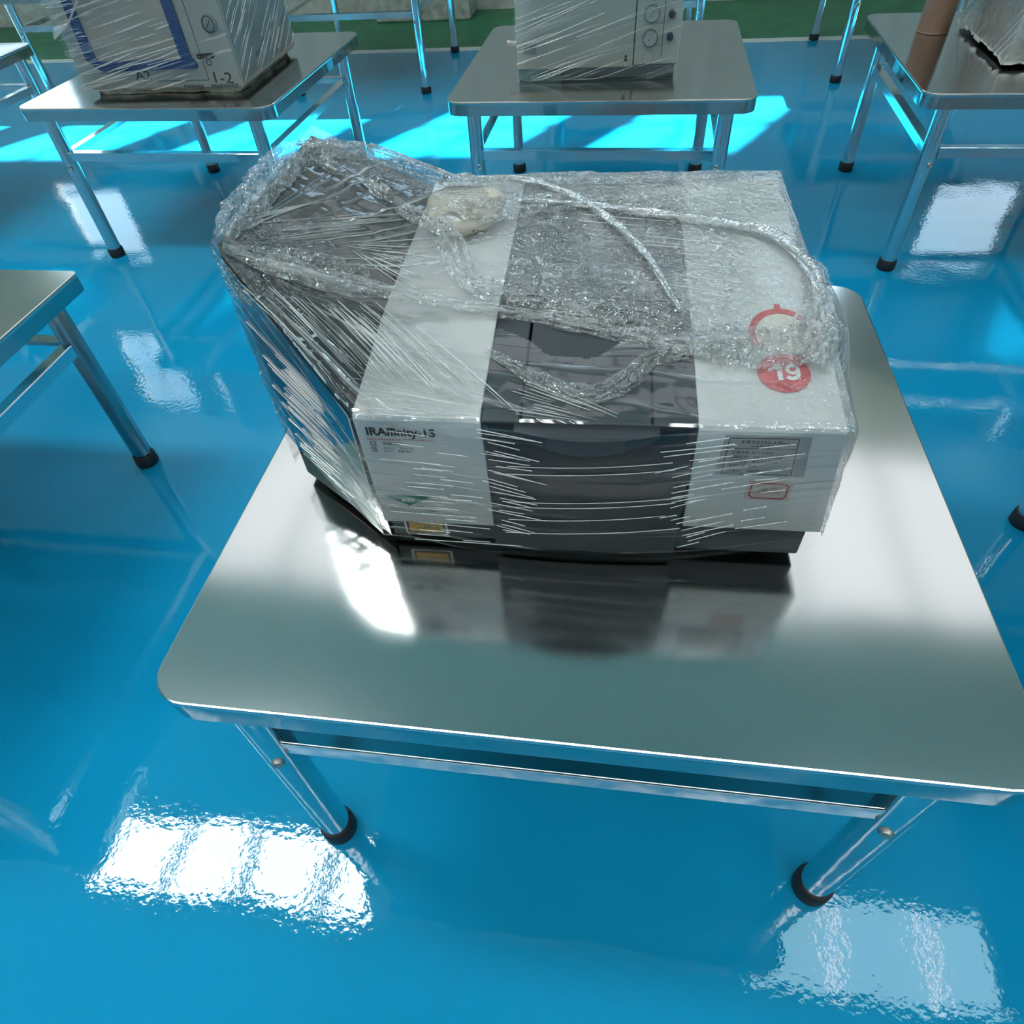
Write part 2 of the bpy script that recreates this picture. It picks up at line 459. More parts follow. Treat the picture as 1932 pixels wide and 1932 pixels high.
# ================================================================== the hall
RX0, RX1, RY0, RY1, RZ = -10.0, 9.0, -8.0, 7.75, 6.0
floor = MB().grid(np.array([[(x, y, 0.0) for y in (RY0, 6.15)] for x in (RX0, RX1)])).build('floor', M['floor'])
tag(floor, 'glossy bright blue epoxy floor', kind='structure')
o = MB().box(RX0, RX1, 6.15, 6.27, -.02, .0015).build('trim_1', M['line']); tag(o, 'white painted line where blue floor meets green', kind='structure')
o = MB().box(RX0, RX1, 6.27, RY1+.2, -.02, .001).build('floor_border', M['green']); tag(o, 'green painted floor strip along the wall', kind='structure')

# back wall with a row of window openings; sun comes in through them
WZ0, WZ1 = 1.88, 2.95
wins = [(3.80, 4.78, WZ0, WZ1), (-7.9, -6.9, WZ0, WZ1)]
high = []
xw = -8.45
while xw < 6.0:
    if xw < 2.2 or xw > 4.8: high.append((xw+.12, xw+1.12, 4.25, 5.88))
    xw += 1.50
def wall_with_holes(name, y0, y1, x0, x1, z1, holes, mat):
    xs = sorted({x0, x1, *[h[0] for h in holes], *[h[1] for h in holes]})
    zs = sorted({0.0, z1, *[h[2] for h in holes], *[h[3] for h in holes]})
    mb = MB()
    for a, b in zip(xs[:-1], xs[1:]):
        run = None
        for c, d in zip(zs[:-1], zs[1:]):
            mx, mz = (a+b)/2, (c+d)/2
            solid = not any(h[0] < mx < h[1] and h[2] < mz < h[3] for h in holes)
            if solid: run = (run[0], d) if run else (c, d)
            if (not solid or d == z1) and run:
                mb.box(a, b, y0, y1, *run); run = None
    return mb.build(name, mat)
wb = wall_with_holes('wall_back', RY1, RY1+.18, RX0, RX1, RZ, wins+high, M['wall']); tag(wb, 'rough grey plaster wall behind the tables', kind='structure')
for i, (a, b, c, d) in enumerate(wins+high):
    w = empty('window_%d' % (i+1), ((a+b)/2, RY1+.09, c)); tag(w, 'steel framed window in the back wall', kind='structure')
    hw, hh, t = (b-a)/2, d-c, .035
    mb = MB().box(-hw, hw, -.03, .03, 0, t).box(-hw, hw, -.03, .03, hh-t, hh).box(-hw, -hw+t, -.03, .03, t, hh-t).box(hw-t, hw, -.03, .03, t, hh-t)
    mb.build('window_frame', M['frame_paint'], w)
    if i >= len(wins):   # tall bracing panes up high
        MB().box(-.025, .025, -.02, .02, t, hh-t).build('mullion', M['frame_paint'], w)
        MB().box(-hw+t, hw-t, -.02, .02, hh*.48, hh*.48+.05).build('mullion', M['frame_paint'], w)
    MB().box(-hw+t, hw-t, -.004, .004, t, hh-t).build('window_pane', M['glass'], w)
for nm, bx_ in (('wall_left', (RX0-.15, RX0, RY0, RY1, 0, RZ)), ('wall_right', (RX1, RX1+.15, RY0, RY1, 0, RZ)), ('wall_front', (RX0, RX1, RY0-.15, RY0, 0, RZ))):
    o = MB().box(*bx_).build(nm, M['wall_side']); tag(o, 'pale painted hall wall', kind='structure')
# concrete upstand and pier at foot of the back wall
o = MB().box(-2.62, -1.60, 7.30, 7.75, 0, .95).build('trim_2', M['concrete'], bevel=.02); tag(o, 'rough concrete pier against the back wall', kind='structure')

# roof with two long strips of translucent panes, plus added fill strips at the rear
panes = []
def strip(y0, y1, xs, kinds):
    for (a, b), k in zip(xs, kinds): panes.append((a, b, y0, y1, k))
px = -5.15
xsA, kA = [], []
while px < 3.6:
    if px < -2.5 or px > 1.6:
        xsA.append((px+.045, px+.85-.045)); kA.append('A' if px < -1.0 else 'R')
    px += .85
xsA[3] = (xsA[3][0], -2.10)
strip(.18, .92, xsA, kA)
for gx in (2.50, 3.35):
    panes.append((gx-.044, gx+.044, .18, .92, 'G'))
for y0, y1, k in ((3.25, 6.0, 'B'), (-2.9, -2.66, 'C'), (-5.7, -5.46, 'C')):  # C strips: added fill to light the front and put glints on the film
    px = -4.9 if k == 'B' else -7.3
    while px < (4.6 if k == 'B' else 7.0):
        panes.append((px+.04, px+1.16, y0, y1, k)); px += 1.2
holes = [(a, b, y0, y1) for a, b, y0, y1, k in panes]
def slab_with_holes(name, z0, z1, x0, x1, y0, y1, holes, mat):
    ys = sorted({y0, y1, *[h[2] for h in holes], *[h[3] for h in holes]})
    mb = MB()
    for c, d in zip(ys[:-1], ys[1:]):
        my = (c+d)/2
        cut = sorted((h[0], h[1]) for h in holes if h[2] < my < h[3])
        cur = x0
        for a, b in cut:
            if a > cur: mb.box(cur, a, c, d, z0, z1)
            cur = max(cur, b)
        if cur < x1: mb.box(cur, x1, c, d, z0, z1)
    return mb.build(name, mat)
ce = slab_with_holes('ceiling', RZ, RZ+.12, RX0-.15, RX1+.15, RY0-.15, RY1+.2, holes, M['ceiling']); tag(ce, 'grey sheet roof of the hall', kind='structure')
em = {'A': emission('daylight_pane_clear', (.95, 1.0, .97), SKY_A_LEFT), 'R': emission('daylight_pane_tinted', (.62, .93, 1.0), SKY_A_RIGHT),
      'G': emission('daylight_gap', (.92, .95, 1.0), SKY_A_GAP), 'B': emission('daylight_pane_frosted', (.90, .96, 1.0), SKY_B), 'C': emission('rear_fill_strip', (.97, 1.0, .98), REAR_FILL)}
for a, b, y0, y1, k in panes:
    MB().box(a, b, y0, y1, RZ+.03, RZ+.04).build('skylight_pane', em[k], ce)  # C entries are the added fill strips, not real skylights

# ================================================================== tables
TW, TD, TH = 1.306, 1.287, 0.75
LIX, LIY = .114, .055
def make_table_meshes():
    d = {}
    def slab(r):
        mb = MB().prism(rrect(TW, TD, r), 'z', TH-.012, TH)
        return mb.mesh('table_top', bevel=.0032, smooth=40)
    d['top'] = slab(.065); d['top_sharp'] = slab(.02)
    def apron(r):
        outer = rrect(TW, TD, r); inner = rrect(TW-.006, TD-.006, max(r-.003, .004))
        n = len(outer); vs = []; 
        for z in (TH-.055, TH-.011):
            vs += [(x*.9985, y*.9985, z) for x, y in outer]
        for z in (TH-.055, TH-.011):
            vs += [(x, y, z) for x, y in inner]
        fs = []
        for i in range(n):
            j = (i+1) % n
            fs += [(i, j, j+n, i+n), (2*n+j, 2*n+i, 3*n+i, 3*n+j), (j, i, 2*n+i, 2*n+j)]
        return MB().add(vs, fs).mesh('apron', smooth=40)
    d['apron'] = apron(.065); d['apron_sharp'] = apron(.02)
    d['leg'] = MB().tube((0, 0, .03), (0, 0, TH-.012), .0330, n=28).mesh('leg', smooth=40)
    d['leg_oct'] = MB().tube((0, 0, .03), (0, 0, TH-.012), .034, n=8).mesh('leg', bevel=.003, smooth=30)
    d['foot'] = MB().lathe([(0, 0), (.037, 0), (.040, .004), (.0395, .042), (.036, .048), (.0, .048)], n=28).mesh('rubber_foot', smooth=40)
    lx = TW/2-LIX; ly = TD/2-LIY
    def angle(L):   # L-section bar along x, outer face towards -y
        mb = MB().box(-L, L, -.020, -.016, -.036, .004).box(-L, L, -.016, .022, 0, .004)
        return mb.mesh('rail', bevel=.0008, seg=1)
    d['rail_x'] = angle(lx-.030); d['rail_y'] = angle(ly-.030)
    d['bolt'] = MB().lathe([(0, -.034), (.010, -.0385), (.0125, -.034), (.0125, -.028), (0, -.028)], n=12, axis='y').mesh('bolt', smooth=40)
    d['tab'] = MB().box(-.012, .012, -.004, .004, -.024, .010).mesh('bracket', bevel=.001, seg=1)
    return d
TM = make_table_meshes()

def make_table(label, x, y, rz, legs='round', sharp=False, steel='steel_leg', full=True):
    t = empty('steel_table', (x, y, 0), rz)
    tag(t, label, 'table', 'stainless steel tables in the hall')
    s = '_sharp' if sharp else ''
    link('table_top', TM['top'+s], M['steel_plain'] if sharp else (M['steel_top'] if full else M['steel_top_b']), t)
    link('apron', TM['apron'+s], M['steel_thin'], t)
    lx, ly = TW/2-LIX, TD/2-LIY
    for sx in (-1, 1):
        for sy in (-1, 1):
            lg = link('leg', TM['leg' if legs == 'round' else 'leg_oct'], M[steel], t, loc=(sx*lx, sy*ly, 0))
            link('rubber_foot', TM['foot'], M['rubber'], lg)
            b = link('bolt', TM['bolt'], M['bolt'], lg, loc=(0, 0, .478)); b.rotation_euler = (0, 0, (0 if sy < 0 else math.pi)+(.35*sx*sy))
            k = link('bracket', TM['tab'], M['bolt'], lg, loc=(-sx*.034, 0, .520)); k.rotation_euler = (0, 0, math.pi/2)
    zr = .538
    link('rail', TM['rail_x'], M[steel], t, loc=(0, -ly, zr))
    link('rail', TM['rail_x'], M[steel], t, loc=(0, ly, zr), rz=math.pi)
    link('rail', TM['rail_y'], M[steel], t, loc=(-lx, 0, zr-.002), rz=-math.pi/2)
    link('rail', TM['rail_y'], M[steel], t, loc=(lx, 0, zr-.002), rz=math.pi/2)
    return t

make_table('stainless steel table carrying the film-wrapped infrared spectrometer, nearest the camera', 0, 0, 0)
make_table('stainless steel table carrying the cream cabinet with two pressure gauges', -.068, 2.761, -.022, full=False)
make_table('stainless steel table carrying the carton with the blue frame marked A2', -2.160, 2.779, -.034, full=False)
make_table('stainless steel table carrying the brown tube and taped white box', 1.877, 2.744, -.035, full=False)
make_table('steel table with sharp corners and faceted leg at the left edge of the picture', -2.225, .022, -.01, legs='oct', sharp=True)
make_table('steel table at the right edge showing only one black foot', 1.90, -.04, .0)
make_table('steel table at the far upper left, cut off by the picture edge', -4.235, 2.78, -.03, full=False, steel='steel_bright')
make_table('bright-legged steel table standing behind the carton table', -2.085, 5.545, -.01, full=False, steel='steel_bright')
make_table('steel table standing behind the cream gauge cabinet', .0, 5.56, -.01, full=False, steel='steel_bright')
make_table('bright-legged steel table standing behind the brown tube', 2.155, 5.575, -.03, full=False, steel='steel_bright')
make_table('steel table in the back row at the upper left corner', -4.30, 5.50, -.02, full=False, steel='steel_bright')

# ================================================================== the infrared spectrometer
IY = math.radians(1.2)
INS = (0.010, -0.2965, TH)
ins = empty('infrared_spectrometer', INS, IY)
tag(ins, 'grey and slate infrared spectrometer with a number 19 sticker on the nearest table', 'spectrometer')
def ztop(y): return float(np.interp(y, [0, .24, .72], [.302, .336, .352]))
XL, XCL, XCR, XR, XRB = -.354, -.160, .151, .350, .372
DEP = .715
# dark wedge housing on the left: chamfered front corner, rising to the left
A0, T0, BL0 = (-.352, .004), (-.558, .155), (-.556, .60)
mb = MB()
vs = [(-.346, .004, .018), (-.556, .157, .018), (-.556, .60, .018), (-.346, .70, .018),
      (-.352, .004, .300), (-.558, .155, .488), (-.556, .60, .488), (-.352, .70, .350), (-.352, .490, .345)]
fs = [(0, 1, 5, 4), (1, 2, 6, 5), (2, 3, 7, 6), (0, 4, 8, 7, 3), (4, 5, 8), (5, 6, 7, 8), (3, 2, 1, 0)]
mb.add(vs, fs).build('side_housing', M['charcoal'], ins, bevel=.003, smooth=30)
# plinth
mb = MB().prism([(-.344, .010), (.356, .010), (.356, .69), (-.344, .69)], 'z', .016, .092)
base = mb.build('base', M['slate'], ins, bevel=.004, smooth=30)
for x, y in ((-.30, .06), (.31, .06), (-.30, .62), (.31, .62), (-.50, .25)):
    MB().lathe([(0, 0), (.018, 0), (.020, .003), (.020, .018), (0, .018)], (x, y, 0), n=16).build('rubber_foot', M['rubber'], ins, smooth=40)

def shell_half(name, x0t, x1t, x0b, x1b, zb, mat):
    """wrap-over cover: front face plus sloping top, as one thick shell"""
    mb = MB()
    ys = [0, .012, .06, .12, .18, .24, .36, .48, .60, DEP]
    prof = [(0.0, zb), (0.0, ztop(0)-.010), (.003, ztop(0)-.003), (.010, ztop(.01))] + [(y, ztop(y)) for y in ys[2:]] + [(DEP, zb)]
    vs, n = [], len(prof)
    for side in (0, 1):
        for y, z in prof:
            k = max(0.0, min(1.0, (z-zb)/(ztop(0)-zb)))
            x = (x0b+(x0t-x0b)*k) if side == 0 else (x1b+(x1t-x1b)*k)
            vs.append((x, y, z))
    fs = [tuple(range(n))[::-1], tuple(range(n, 2*n))] + [(i, (i+1) % n, (i+1) % n+n, i+n) for i in range(n)]
    return mb.add(vs, fs).build(name, mat, ins, bevel=.0012, smooth=22, seg=1)
coverL = shell_half('left_cover', XL, XCL, -.350, XCL+.006, .064, M['shell'])
coverR = shell_half('right_cover', XCR, XR, XCR+.006, XRB, .086, M['shell_r'])

# sample compartment: slate front with scooped finger grip
nx, nz = 110, 90
X = np.linspace(XCL+.003, XCR-.001, nx)[:, None]*np.ones((1, nz)); 
Z = np.ones((nx, 1))*np.linspace(.018, .296, nz)[None, :]
cx_ = (XCL+XCR)/2; hw = (XCR-XCL)/2
bulge = .020*(1-((X-cx_)/hw)**2)*np.clip((Z-.0)/.25, .35, 1)
gx = (X+.006)/.104; top = .283-.030*(1-gx**2)+.016
top = .285-.022*(1-np.clip(gx, -1, 1)**2)
low = .270-.043*np.sqrt(np.clip(1-gx**2, 0, 1))
depth = np.where((np.abs(gx) < 1) & (Z < top) & (Z > low), np.clip((Z-low)/(.042), 0, 1)*.034*np.sqrt(np.clip(1-gx**2, 0, 1)), 0)
P = np.stack([X, -bulge+depth-.001, Z], -1)
front = MB().grid(P).build('compartment_front', M['slate'], ins, smooth=60)
# lip over the grip
lx_ = np.linspace(-.110, .098, 40)
lip = []
for x in lx_:
    g = (x+.006)/.104; y = -.020*(1-((x-cx_)/hw)**2)-.004-.010*max(0, 1-g*g); zz = .285-.022*max(0, 1-g*g)
    lip.append([(x, .006, .2965), (x, y+.006, .2965), (x, y, .2935), (x, y-.001, min(zz+.003, .291)), (x, y+.003, zz), (x, .004, zz)])
MB().grid(np.array(lip)).build('grip_lip', M['slate_lid'], front, smooth=40)
# top panels of compartment with open seams between them
def top_panel(name, x0, x1, mat, dz=.0, y1=DEP-.01):
    prof = [(-.004, ztop(0)-.012), (.0, ztop(0)-.002), (.010, ztop(.01)+dz)] + [(y, ztop(y)+dz) for y in (.06, .12, .18, .24, .36, .48, .60, y1)]
    mb = MB(); n = len(prof)
    low_ = [(y, z-.03) for y, z in prof]
    pts = prof+low_[::-1]
    mb.prism(pts, 'x', x0, x1)
    return mb.build(name, mat, ins, bevel=.0012, smooth=22, seg=1)
top_panel('side_strip', XCL+.002, -.1035, M['slate_lid'])
top_panel('lid', -.0995, .0855, M['slate_lid'])
top_panel('side_strip', .0890, XCR-.001, M['slate_lid'])
MB().box(XCL, XCR, .02, DEP-.02, .09, .305).build('compartment_body', M['gap'], ins)

# --- printing on the front: matrices put text in the x-z plane of the front face
def on_front(x, z, y=-.0012, rot=0.0):
    return Matrix.Translation((x, y, z)) @ Matrix.Rotation(rot, 4, 'Y') @ Matrix.Rotation(math.pi/2, 4, 'X')
def on_top(x, y, dz=.0015):
    return Matrix.Translation((x, y, ztop(y)+dz)) @ Matrix.Rotation(math.atan2(ztop(y+.02)-ztop(y-.02), .04), 4, 'X')
def plate(name, pts, M4, mat, parent, t=.0005):
    mb = MB().prism(pts, 'z', 0, t)
    me = mb.mesh(name); me.transform(M4)
    return link(name, me, mat, parent)
def rect(w, h): return [(0, 0), (w, 0), (w, h), (0, h)]
def ell(rx, ry, n=40, cx=0, cy=0): return [(cx+rx*math.cos(2*math.pi*k/n), cy+ry*math.sin(2*math.pi*k/n)) for k in range(n)]
def outline(name, pts, wdt, M4, mat, parent, z=.0006, t=.0003):
    c = np.mean(np.array(pts), 0); n = len(pts); mb = MB()
    for i in range(n):
        a, b = np.array(pts[i]), np.array(pts[(i+1) % n])
        d = (b-a)/np.linalg.norm(b-a); nn = np.array([-d[1], d[0]])*wdt/2; e = d*wdt/2
        q = [a-nn-e, b-nn+e, b+nn+e, a+nn-e]
        mb.prism([tuple(p) for p in q], 'z', z, z+t)
    me = mb.mesh(name); me.transform(M4); return link(name, me, mat, parent)
def blurmarks(name, rows, M4, mat, parent):
    """small illegible print: short broken dashes row by row; rows=(x0,x1,y,h,gap)"""
    mb = MB()
    for x0, x1, y, h, gap in rows:
        x = x0
        while x < x1:
            w = min(random.uniform(.7, 1.5)*h, x1-x)
            mb.prism([(x, y), (x+w, y), (x+w, y+h*.28), (x, y+h*.28)], 'z', .0006, .0008)
            if random.random() < .8: mb.prism([(x, y+h*.62), (x+w*.9, y+h*.62), (x+w*.9, y+h*.9), (x, y+h*.9)], 'z', .0006, .0008)
            if random.random() < .7: mb.prism([(x+w*.35, y), (x+w*.6, y), (x+w*.6, y+h), (x+w*.35, y+h)], 'z', .0008, .0009)
            x += w+gap*random.uniform(.6, 1.4)
    me = mb.mesh(name); me.transform(M4); return link(name, me, mat, parent)

lettering('IRAffinity-1S', .0215, M['print_dark'], coverL, on_front(-.3385, .2645), bold=.0007, width=.107)
blurmarks('small_print', [(-.339, -.284, .2555, .0032, .0012), (-.281, -.232, .2565, .0028, .0012)], on_front(0, 0), M['print_red'], coverL)
outline('maker_mark', [(-.335, .2445), (-.327, .2445), (-.327, .2515), (-.335, .2515)], .0012, on_front(0, 0), M['print_grey'], coverL)
lettering('SHIMADZU', .0075, M['print_grey'], coverL, on_front(-.316, .2455), bold=.0002, width=.033)
blurmarks('small_print', [(-.336, -.326, .2365, .004, .001), (-.316, -.300, .2375, .003, .001), (-.290, -.268, .2385, .003, .001),
                          (-.335, -.327, .2305, .005, .001), (-.316, -.302, .2315, .0028, .001), (-.294, -.272, .2312, .0055, .001)], on_front(0, 0), M['print_grey'], coverL)
# green triangle sticker
st = plate('triangle_sticker', [(-.340, .1315), (-.297, .1085), (-.254, .1320)], on_front(0, 0, -.0008), M['green_print'], coverL)
st['label'] = 'green triangle sticker'
lettering('检准证', .0085, M['white'], coverL, on_front(-.297, .1185, -.0016), bold=.0003, width=.024, align='CENTER')
blurmarks('small_print', [(-.316, -.250, .1045, .0036, .0012), (-.334, -.258, .0985, .0026, .002), (-.268, -.252, .0955, .0036, .001), (-.330, -.262, .0925, .002, .0025)], on_front(0, 0), M['print_grey'], coverL)
# yellow plate on plinth
yb_ = .0095
pl = plate('yellow_plate', [(x-.0385, z-.020) for x, z in [(p[0]+.0385, p[1]+.020) for p in rrect(.077, .040, .004, 3)]], on_front(-.281, .0430, yb_), M['white'], base)
pl['label'] = 'yellow plate with black border'
plate('plate_border', rrect(.070, .034, .003, 3), on_front(-.281, .0430, yb_-.0006), M['black_print'], base)
plate('plate_face', [(-.0300, -.0125), (.0300, -.0125), (.0300, .0125), (-.0300, .0125)], on_front(-.281, .0430, yb_-.0012), M['yellow'], base)
blurmarks('small_print', [(-.014, .026, -.002, .007, .002)], on_front(-.281, .0430, yb_-.0014), M['print_grey'], base)
# grey registration label on right cover
lab = plate('registration_label', [(.187, .2085), (.315, .2085), (.307, .2865), (.190, .2865)], on_front(0, 0, -.0008), M['greylabel'], coverR)
lab['label'] = 'grey printed registration label'
LF = on_front(0, 0, -.0009)
outline('label_frame', [(.1965, .2120), (.2960, .2120), (.2905, .2830), (.1965, .2810)], .0014, LF, M['print_dark'], lab)
plate('label_rule', [(.1965, .2615), (.2930, .2630), (.2930, .2640), (.1965, .2625)], on_front(0, 0, -.0016), M['print_dark'], lab)
blurmarks('small_print', [(.214, .279, .2725, .0052, .0008), (.229, .258, .2660, .0042, .0008)], LF, M['print_dark'], lab)
for k, (s, z) in enumerate((('仪器名称: 红外光谱仪', .2525), ('规格型号:', .2435), ('出厂编号:', .2345), ('生产厂家: 岛津', .2255), ('负责人:', .2165))):
    lettering(s, .0062, M['print_dark'], lab, on_front(.2035, z, -.0016), bold=.0001)
blurmarks('small_print', [(.2360, .276, .2440, .0040, .0008), (.2360, .271, .2350, .0040, .0008), (.2330, .250, .2165, .0046, .0002)], LF, M['print_dark'], lab)
# pink handwritten label
pk = plate('pink_label', [(.2395, .1585), (.3045, .1570), (.3050, .1965), (.2400, .1980)], on_front(0, 0, -.0008), M['pinklabel'], coverR)
pk['label'] = 'pink paper label with maroon border'
outline('label_border', [(.2450, .1680), (.2505, .1620), (.2940, .1615), (.2985, .1660), (.2990, .1880), (.2935, .1925), (.2500, .1935), (.2455, .1885)], .0020, on_front(0, 0, -.0009), M['maroon'], pk)
plate('label_rule', [(.2530, .1740), (.2890, .1735), (.2890, .1742), (.2530, .1748)], on_front(0, 0, -.0016), M['print_grey'], pk)
lettering('新 30', .0100, M['print_grey'], pk, on_front(.2610, .1762, -.0016), width=.022)
# round red stickers on the top
ry_ = .185
ringM = on_top(.285, ry_)
pts_o, pts_i = ell(.050, .060, 56), ell(.040, .048, 56)
mb = MB()
for k in range(56):
    a = k/56
    if .60 < a < .74 or .56 < a < .60: continue
    if (a > .78 or a < .16) and k % 3 == 2: continue      # ragged, ticked side of the ring
    j = (k+1) % 56
    mb.prism([pts_i[k], pts_o[k], pts_o[j], pts_i[j]], 'z', 0, .0006)
mb.prism([(-.006, .057), (.004, .058), (.004, .070), (-.005, .071)], 'z', 0, .0007)
me = mb.mesh('ring_sticker'); me.transform(ringM)
rs = link('ring_sticker', me, M['red'], coverR); rs['label'] = 'red ring sticker with ticked edge'
plate('ring_centre', ell(.0395, .0475, 48), on_top(.285, ry_, .0012), M['cream'], rs)
dm = on_top(.277, .103)
ds = plate('number_sticker', ell(.0375, .0395, 48), on_top(.277, .103, .0018), M['red'], coverR); ds['label'] = 'round red sticker with white number 19'
# bold numerals 1 and 9
mb = MB().prism([(-.0195, .0065), (-.0120, .0120), (-.0055, .0165), (-.0005, .0165), (-.0005, -.0165), (-.0075, -.0165), (-.0075, .0075), (-.0195, .0015)], 'z', 0, .0006)
def arc_strip(cx, cy, ro, ri, a0, a1, n=24, sy=1.0):
    for k in range(n):
        t0, t1 = math.radians(a0+(a1-a0)*k/n), math.radians(a0+(a1-a0)*(k+1)/n)
        mb.prism([(cx+ri*math.cos(t0), cy+ri*sy*math.sin(t0)), (cx+ro*math.cos(t0), cy+ro*sy*math.sin(t0)), (cx+ro*math.cos(t1), cy+ro*sy*math.sin(t1)), (cx+ri*math.cos(t1), cy+ri*sy*math.sin(t1))], 'z', 0, .0006)
arc_strip(.0145, .0060, .0105, .0045, 0, 360)
arc_strip(.0128, -.0015, .0122, .0062, -140, 20, sy=1.22)
me = mb.mesh('numerals'); me.transform(on_top(.275, .103, .0026))
link('numerals', me, M['white'], ds)

# ================================================================== packet lying on the spectrometer
pkc = Vector(INS) + Matrix.Rotation(IY, 3, 'Z') @ Vector((-.262, .545, ztop(.545)+.004))
nu, nv = 48, 17
th = np.linspace(0, 2*math.pi, nu)[:, None]; ph = np.linspace(-math.pi/2, math.pi/2, nv)[None, :]
def sp(c, e): return np.sign(c)*np.abs(c)**e
wob = 1+.035*np.sin(3*th+.6)+.025*np.sin(7*th)
Pk = np.stack([.076*wob*sp(np.cos(th), .75)*sp(np.cos(ph), .55), .092*wob*sp(np.sin(th), .8)*sp(np.cos(ph), .55), .020*np.sin(ph)*np.ones_like(th)+.0195+.004*np.cos(2*th)*np.cos(ph)**2], -1)
pkt = MB().grid(Pk).build('packet', M['packet'], None, smooth=70, merge=True)
pkt.location = pkc; pkt.rotation_euler = (0, 0, IY)
tag(pkt, 'cream rounded packet with small print, under the film on the spectrometer', 'packet')
PM = Matrix.Translation((0, 0, .0405))
blurmarks('small_print', [(-.050, -.010, .020, .006, .003), (.0, .05, .022, .005, .003), (-.05, .045, .006, .003, .006)], PM, M['cream'], pkt)
blurmarks('red_print', [(-.045, .012, .050, .010, .002)], PM @ Matrix.Translation((0, 0, -.002)), M['print_red'], pkt)
PF = Matrix.Translation((-.05, -.0885, .011)) @ Matrix.Rotation(math.radians(62), 4, 'X')
blurmarks('small_print', [(.004, .022, 0, .009, .0015), (.030, .048, .001, .006, .002), (.056, .100, .002, .004, .004)], PF @ Matrix.Translation((0, 0, .003)), M['print_dark'], pkt)

# ================================================================== stretch film over the spectrometer
film = empty('stretch_film', INS, IY)
tag(film, 'crumpled clear stretch film wrapped around the spectrometer', 'plastic film')
GX = np.linspace(-.562, .366, 118); GY = np.linspace(-.006, .735, 95)
gx_, gy_ = np.meshgrid(GX, GY, indexing='ij')
def plane3(a, b, c):
    a, b, c = map(np.array, (a, b, c)); n = np.cross(b-a, c-a); return lambda x, y: a[2]-(n[0]*(x-a[0])+n[1]*(y-a[1]))/n[2]
zt = np.interp(gy_, [0, .24, .72], [.302, .336, .352])
fA, fT, fB, fR_, fK = (-.352, .004, .300), (-.558, .155, .488), (-.352, .490, .345), (-.352, .70, .350), (-.556, .60, .488)
p1, p2 = plane3(fA, fT, fB), plane3(fT, fK, fB)
hb = np.where(gx_ > -.352, zt, np.maximum(np.minimum(p1(gx_, gy_), .489), 0))
top2 = np.minimum(p2(gx_, gy_), .489)
side = (gy_-fT[1])*(fB[0]-fT[0])-(gx_-fT[0])*(fB[1]-fT[1]) > 0      # behind the crease tip-B
hb = np.where((gx_ <= -.352) & side, np.maximum(top2, .3), hb)
# left-front chamfer: outside the footprint
chamf = (gx_-fA[0])*(fT[1]-fA[1])-(gy_-fA[1])*(fT[0]-fA[0])          # >0 inside
inside = (gx_ > -.352) | (chamf > -1e-4)
# packet under the film
pd = ((gx_+.262)/.085)**2+((gy_-.545)/.10)**2
hb = np.where(pd < 1, np.maximum(hb, zt+.044*np.sqrt(np.clip(1-pd, 0, 1))), hb)
hb = np.where(inside, hb, .2)
obst = hb+.0045
z = obst.copy()
for it in range(900):           # taut membrane over an obstacle
    zn = z.copy()
    zn[1:-1, 1:-1] = .25*(z[2:, 1:-1]+z[:-2, 1:-1]+z[1:-1, 2:]+z[1:-1, :-2])
    zn[:, -1] = np.maximum(obst[:, -1], zn[:, -2]-.004)
    z = np.maximum(zn, obst)
    z = np.where(inside, z, obst)
# wrinkle relief (real folds) on the sheet
def vnoise(x, y, s, seed):
    r = np.random.default_rng(seed); n = 64; g = r.random((n, n))
    xi, yi = x*s, y*s; x0, y0 = np.floor(xi).astype(int), np.floor(yi).astype(int)
    fx, fy = xi-x0, yi-y0; fx, fy = fx*fx*(3-2*fx), fy*fy*(3-2*fy)
    G = lambda a, b: g[a % n, b % n]
    return (G(x0, y0)*(1-fx)+G(x0+1, y0)*fx)*(1-fy)+(G(x0, y0+1)*(1-fx)+G(x0+1, y0+1)*fx)*fy
def sstep(x, a, b):
    t = np.clip((x-a)/(b-a), 0, 1); return t*t*(3-2*t)
fold = vnoise(gx_+3, gy_+3, 34, 1)*.006+vnoise(gx_+3, gy_+3, 80, 2)*.003
loose = np.clip((z-obst)/.02, 0, 1)
mid = sstep(gx_, -.20, -.10)*(1-sstep(gx_, .16, .30))*sstep(gy_, .16, .26)
z = z+fold*np.clip(.25+mid+loose*.4, 0, 1)
# shading attributes: rays from the raised corner, crumple in the middle
dx, dy = gx_-fT[0], gy_-fT[1]
ang = np.arctan2(dy, dx+1e-4); rad = np.hypot(dx, dy)
uvt = np.stack([rad, ang*.36], -1)
blk = 1-sstep(gx_, -.34, -.22)
nearA = np.exp(-((gx_+.26)/.12)**2)*(1-sstep(gy_, .12, .30))
amp_t = np.clip(1.1*blk*sstep(rad, .02, .10)+.30*(1-blk)+.9*nearA, 0, 1.25)*(.4+.9*vnoise(gx_+5, gy_+5, 9, 4))
cru_t = np.clip(.95*mid+.55*sstep(gy_, .50, .62)+.55*np.exp(-((rad-.06)/.07)**2)+.18*sstep(gx_, .14, .2), 0, 1)*(.35+.9*vnoise(gx_+8, gy_+2, 11, 5))
haze_t = np.clip(.03+.24*mid+.16*sstep(gy_, .52, .66)+.12*sstep(gx_, .30, .36)+.08*sstep(gx_, .14, .2), 0, .5)*(.3+1.4*vnoise(gx_+1, gy_+7, 13, 6))
